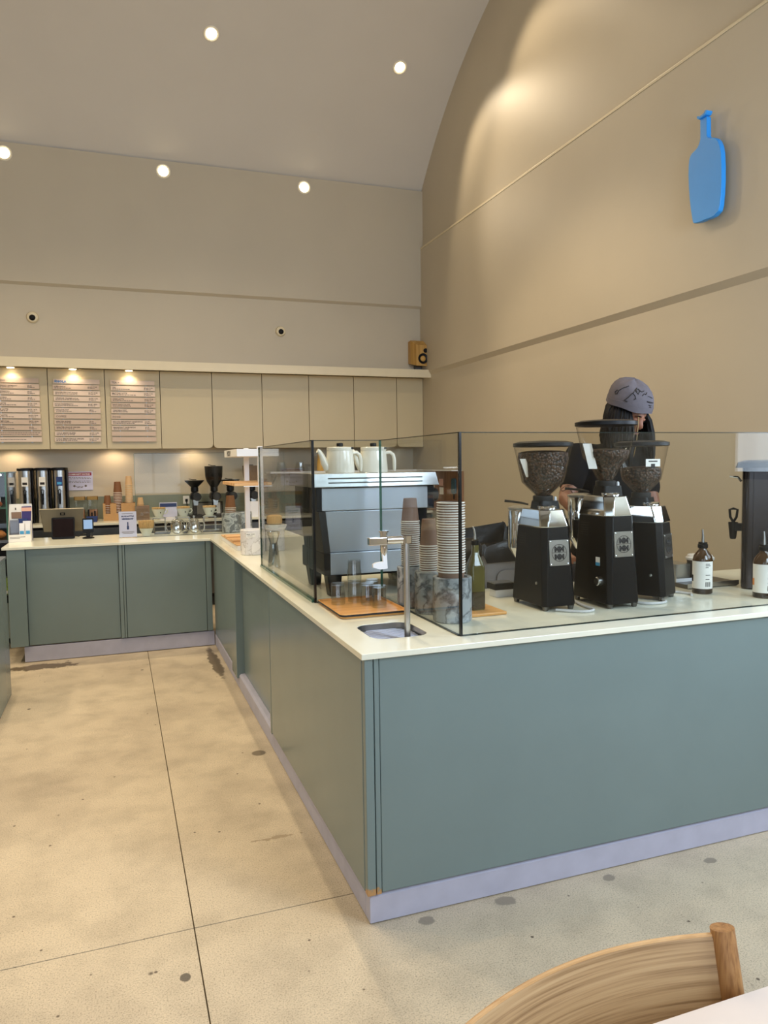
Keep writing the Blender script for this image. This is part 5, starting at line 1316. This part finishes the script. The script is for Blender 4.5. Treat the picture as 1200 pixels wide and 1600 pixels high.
remesh(P('shirt', R(sh), M['shirt'], person), .010, 4)
tr = oval(MB(), [((1.76,1.19,.86),.17,.115),((1.76,1.19,.95),.178,.125),((1.76,1.185,1.04),.172,.122)])
for h, k, a in ((HIPR,KR,AR),(HIPL,KL,AL)): limb(tr, (h-Vector((0,0,.04)),.102), (k,.072), (a,.062))
remesh(P('trousers', R(tr), M['denim'], person), .012, 4)
for an in (AR, AL):
    P('shoe', R(MB().loft([[tuple(an+Vector((w*math.cos(2*PI*j/16), y, max(-.096, -.05+h*math.sin(2*PI*j/16))))) for j in range(16)] for y, w, h in ((.08,.03,.04),(.05,.045,.055),(-.05,.048,.05),(-.14,.045,.036),(-.185,.025,.02))])), M['black'], person)
# cap: a soft dome pulled to a slight point, with a turned-up band
cap = MB(); rings = []
prof = [(1.0,-.012),(1.015,.012),(1.0,.034),(.95,.060),(.84,.084),(.66,.104),(.42,.117),(.18,.124),(.03,.126)]
def cap_pt(rad, z, a): 
    return hw(.108*rad*math.cos(a), -.012+.124*rad*math.sin(a)-.28*max(0,z), .046+z+.018*math.sin(a)*min(1,rad)**2+.003*math.sin(5*a))
for rad, z in prof: rings.append([tuple(cap_pt(rad, z, 2*PI*j/36)) for j in range(36)])
inner = [[tuple(cap_pt(rad*.96, z-.006, 2*PI*j/36)) for j in range(36)] for rad, z in ((1.0,-.006),(.96,.05),(.8,.095))]
P('cap', R(MB().loft(inner[::-1]+rings)), M['hat'], person, 'grey cloth cap with black scribbles', smooth=60)
capo = person.children[-1]
P('cap_band', R(MB().loft([[tuple(cap_pt(1.025, z, 2*PI*j/36)) for j in range(36)] for z in (-.014,.016)]+[[tuple(cap_pt(.985, z, 2*PI*j/36)) for j in range(36)] for z in (.017,-.0145)], closed=True)), M['hat'], person, smooth=50)
def stroke(pts, r=.0022):
    # pts: (angle round the cap in degrees, height share 0..1) on the cap surface
    out = []
    for a, h in pts:
        z = -.01+.12*h
        k = 0
        while k < len(prof)-2 and prof[k+1][1] < z: k += 1
        f_ = (z-prof[k][1])/(prof[k+1][1]-prof[k][1]+1e-9)
        out.append(cap_pt((prof[k][0]+(prof[k+1][0]-prof[k][0])*f_)*1.012, z, math.radians(a)))
    return out
cmdir = Vector((-.62,-.78,0)); ca = math.degrees(math.atan2(cmdir.dot(HF), cmdir.dot(HR)))   # angle on the cap that faces the street
for pts, w in (([(-14,.30),(-8,.42),(-2,.58),(3,.70)],.0035), ([(-14,.30),(-6,.29)],.0030), ([(2,.70),(10,.62),(13,.52),(8,.46)],.0022), ([(4,.71),(8,.85),(14,.80)],.0026), ([(13,.93),(10,.80),(18,.72),(24,.86),(17,.90)],.0030), ([(22,.86),(30,.82),(38,.86)],.0028), ([(30,.68),(36,.76),(40,.72),(46,.80)],.0026),
               ([(44,.46),(56,.43),(66,.42)],.0042), ([(50,.33),(56,.30),(60,.31)],.0026), ([(54,.25),(60,.23)],.0024), ([(48,.66),(56,.64),(64,.60)],.0024), ([(-46,.50),(-42,.62),(-36,.60),(-38,.48),(-44,.46)],.0026), ([(-36,.62),(-28,.74),(-18,.82)],.0024), ([(-22,.80),(-14,.88)],.0024)):
    P('cap_print', R(MB().tube(stroke([(ca+a, h) for a, h in pts]), w*1.35, 6, flat=.5)), M['ink'], capo)
# locks of hair hanging from under the cap, face left open
hair = MB()
for k in range(58):
    a = math.radians(90 + 40 + 280*(k+.5)/58)   # from one temple round the back to the other
    if k < 3: pass
    for lay in range(2):
        st = hw(.088*math.cos(a)*(1-.08*lay), -.012+.104*math.sin(a)*(1-.08*lay), .03-.01*lay)
        out = (st-HC); out.z = 0; out = out.normalized()
        ln = random.uniform(.20,.30)
        pts = [st + out*o_ + Vector((0,0,-ln*q)) + Vector((random.uniform(-.004,.004), random.uniform(-.004,.004), 0)) for q, o_ in ((0,-.005),(.15,.016),(.4,.030),(.7,.036+.012*lay),(1,.034))]
        hair.tube(pts, [.010,.011,.011,.010,.006], 6)
hp = P('hair', R(hair), M['hair'], person); hp['kind'] = 'stuff'
P('face_lock', R(MB().tube([hw(.03,.088,.035), hw(.034,.108,-.0)+Vector((0,0,-.02)), hw(.03,.105,-.02)+Vector((0,0,-.09)), hw(.03,.09,-.03)+Vector((0,0,-.16))], [.0025,.0025,.0025,.002], 6)), M['blonde'], person)
for s_ in (-1, 1):
    P('eyelid', R(MB().ell(hw(.032*s_, .080, .002), .014, .012, .009, 14, 8)), M['skin'], person)
    P('eyelash', R(MB().tube([hw(.019*s_,.090,-.002), hw(.032*s_,.0935,-.006), hw(.046*s_,.086,-.003)], .002, 6)), M['hair'], person)
    P('eyebrow', R(MB().tube([hw(.014*s_,.098,.024), hw(.030*s_,.100,.030), hw(.050*s_,.086,.024)], [.003,.004,.002], 8, flat=.7)), M['hair'], person)
P('lips', R(MB().ell(hw(0,.098,-.069), .021, .008, .008, 14, 8)), mat('dark_lips', srgb(112,62,52), .45), person)
# worn tattoo lines on the visible arm
for q in (.66,.72,.78,.84,.90):
    c = SR.lerp(ER, q); d = (ER-SR).normalized(); e1 = d.cross(Vector((0,0,1))).normalized(); e2 = d.cross(e1)
    rr_ = .058+(.042-.058)*q
    P('tattoo_line', R(MB().tube([c + (e1*math.cos(an)+e2*math.sin(an))*(rr_-.0005) + d*.008*math.sin(an*5+q*30) for an in [2*PI*i/30 for i in range(31)]], .0018, 5)), mat('faded_tattoo', srgb(86,60,54), .6) if q == .66 else bpy.data.materials['faded_tattoo'], person)
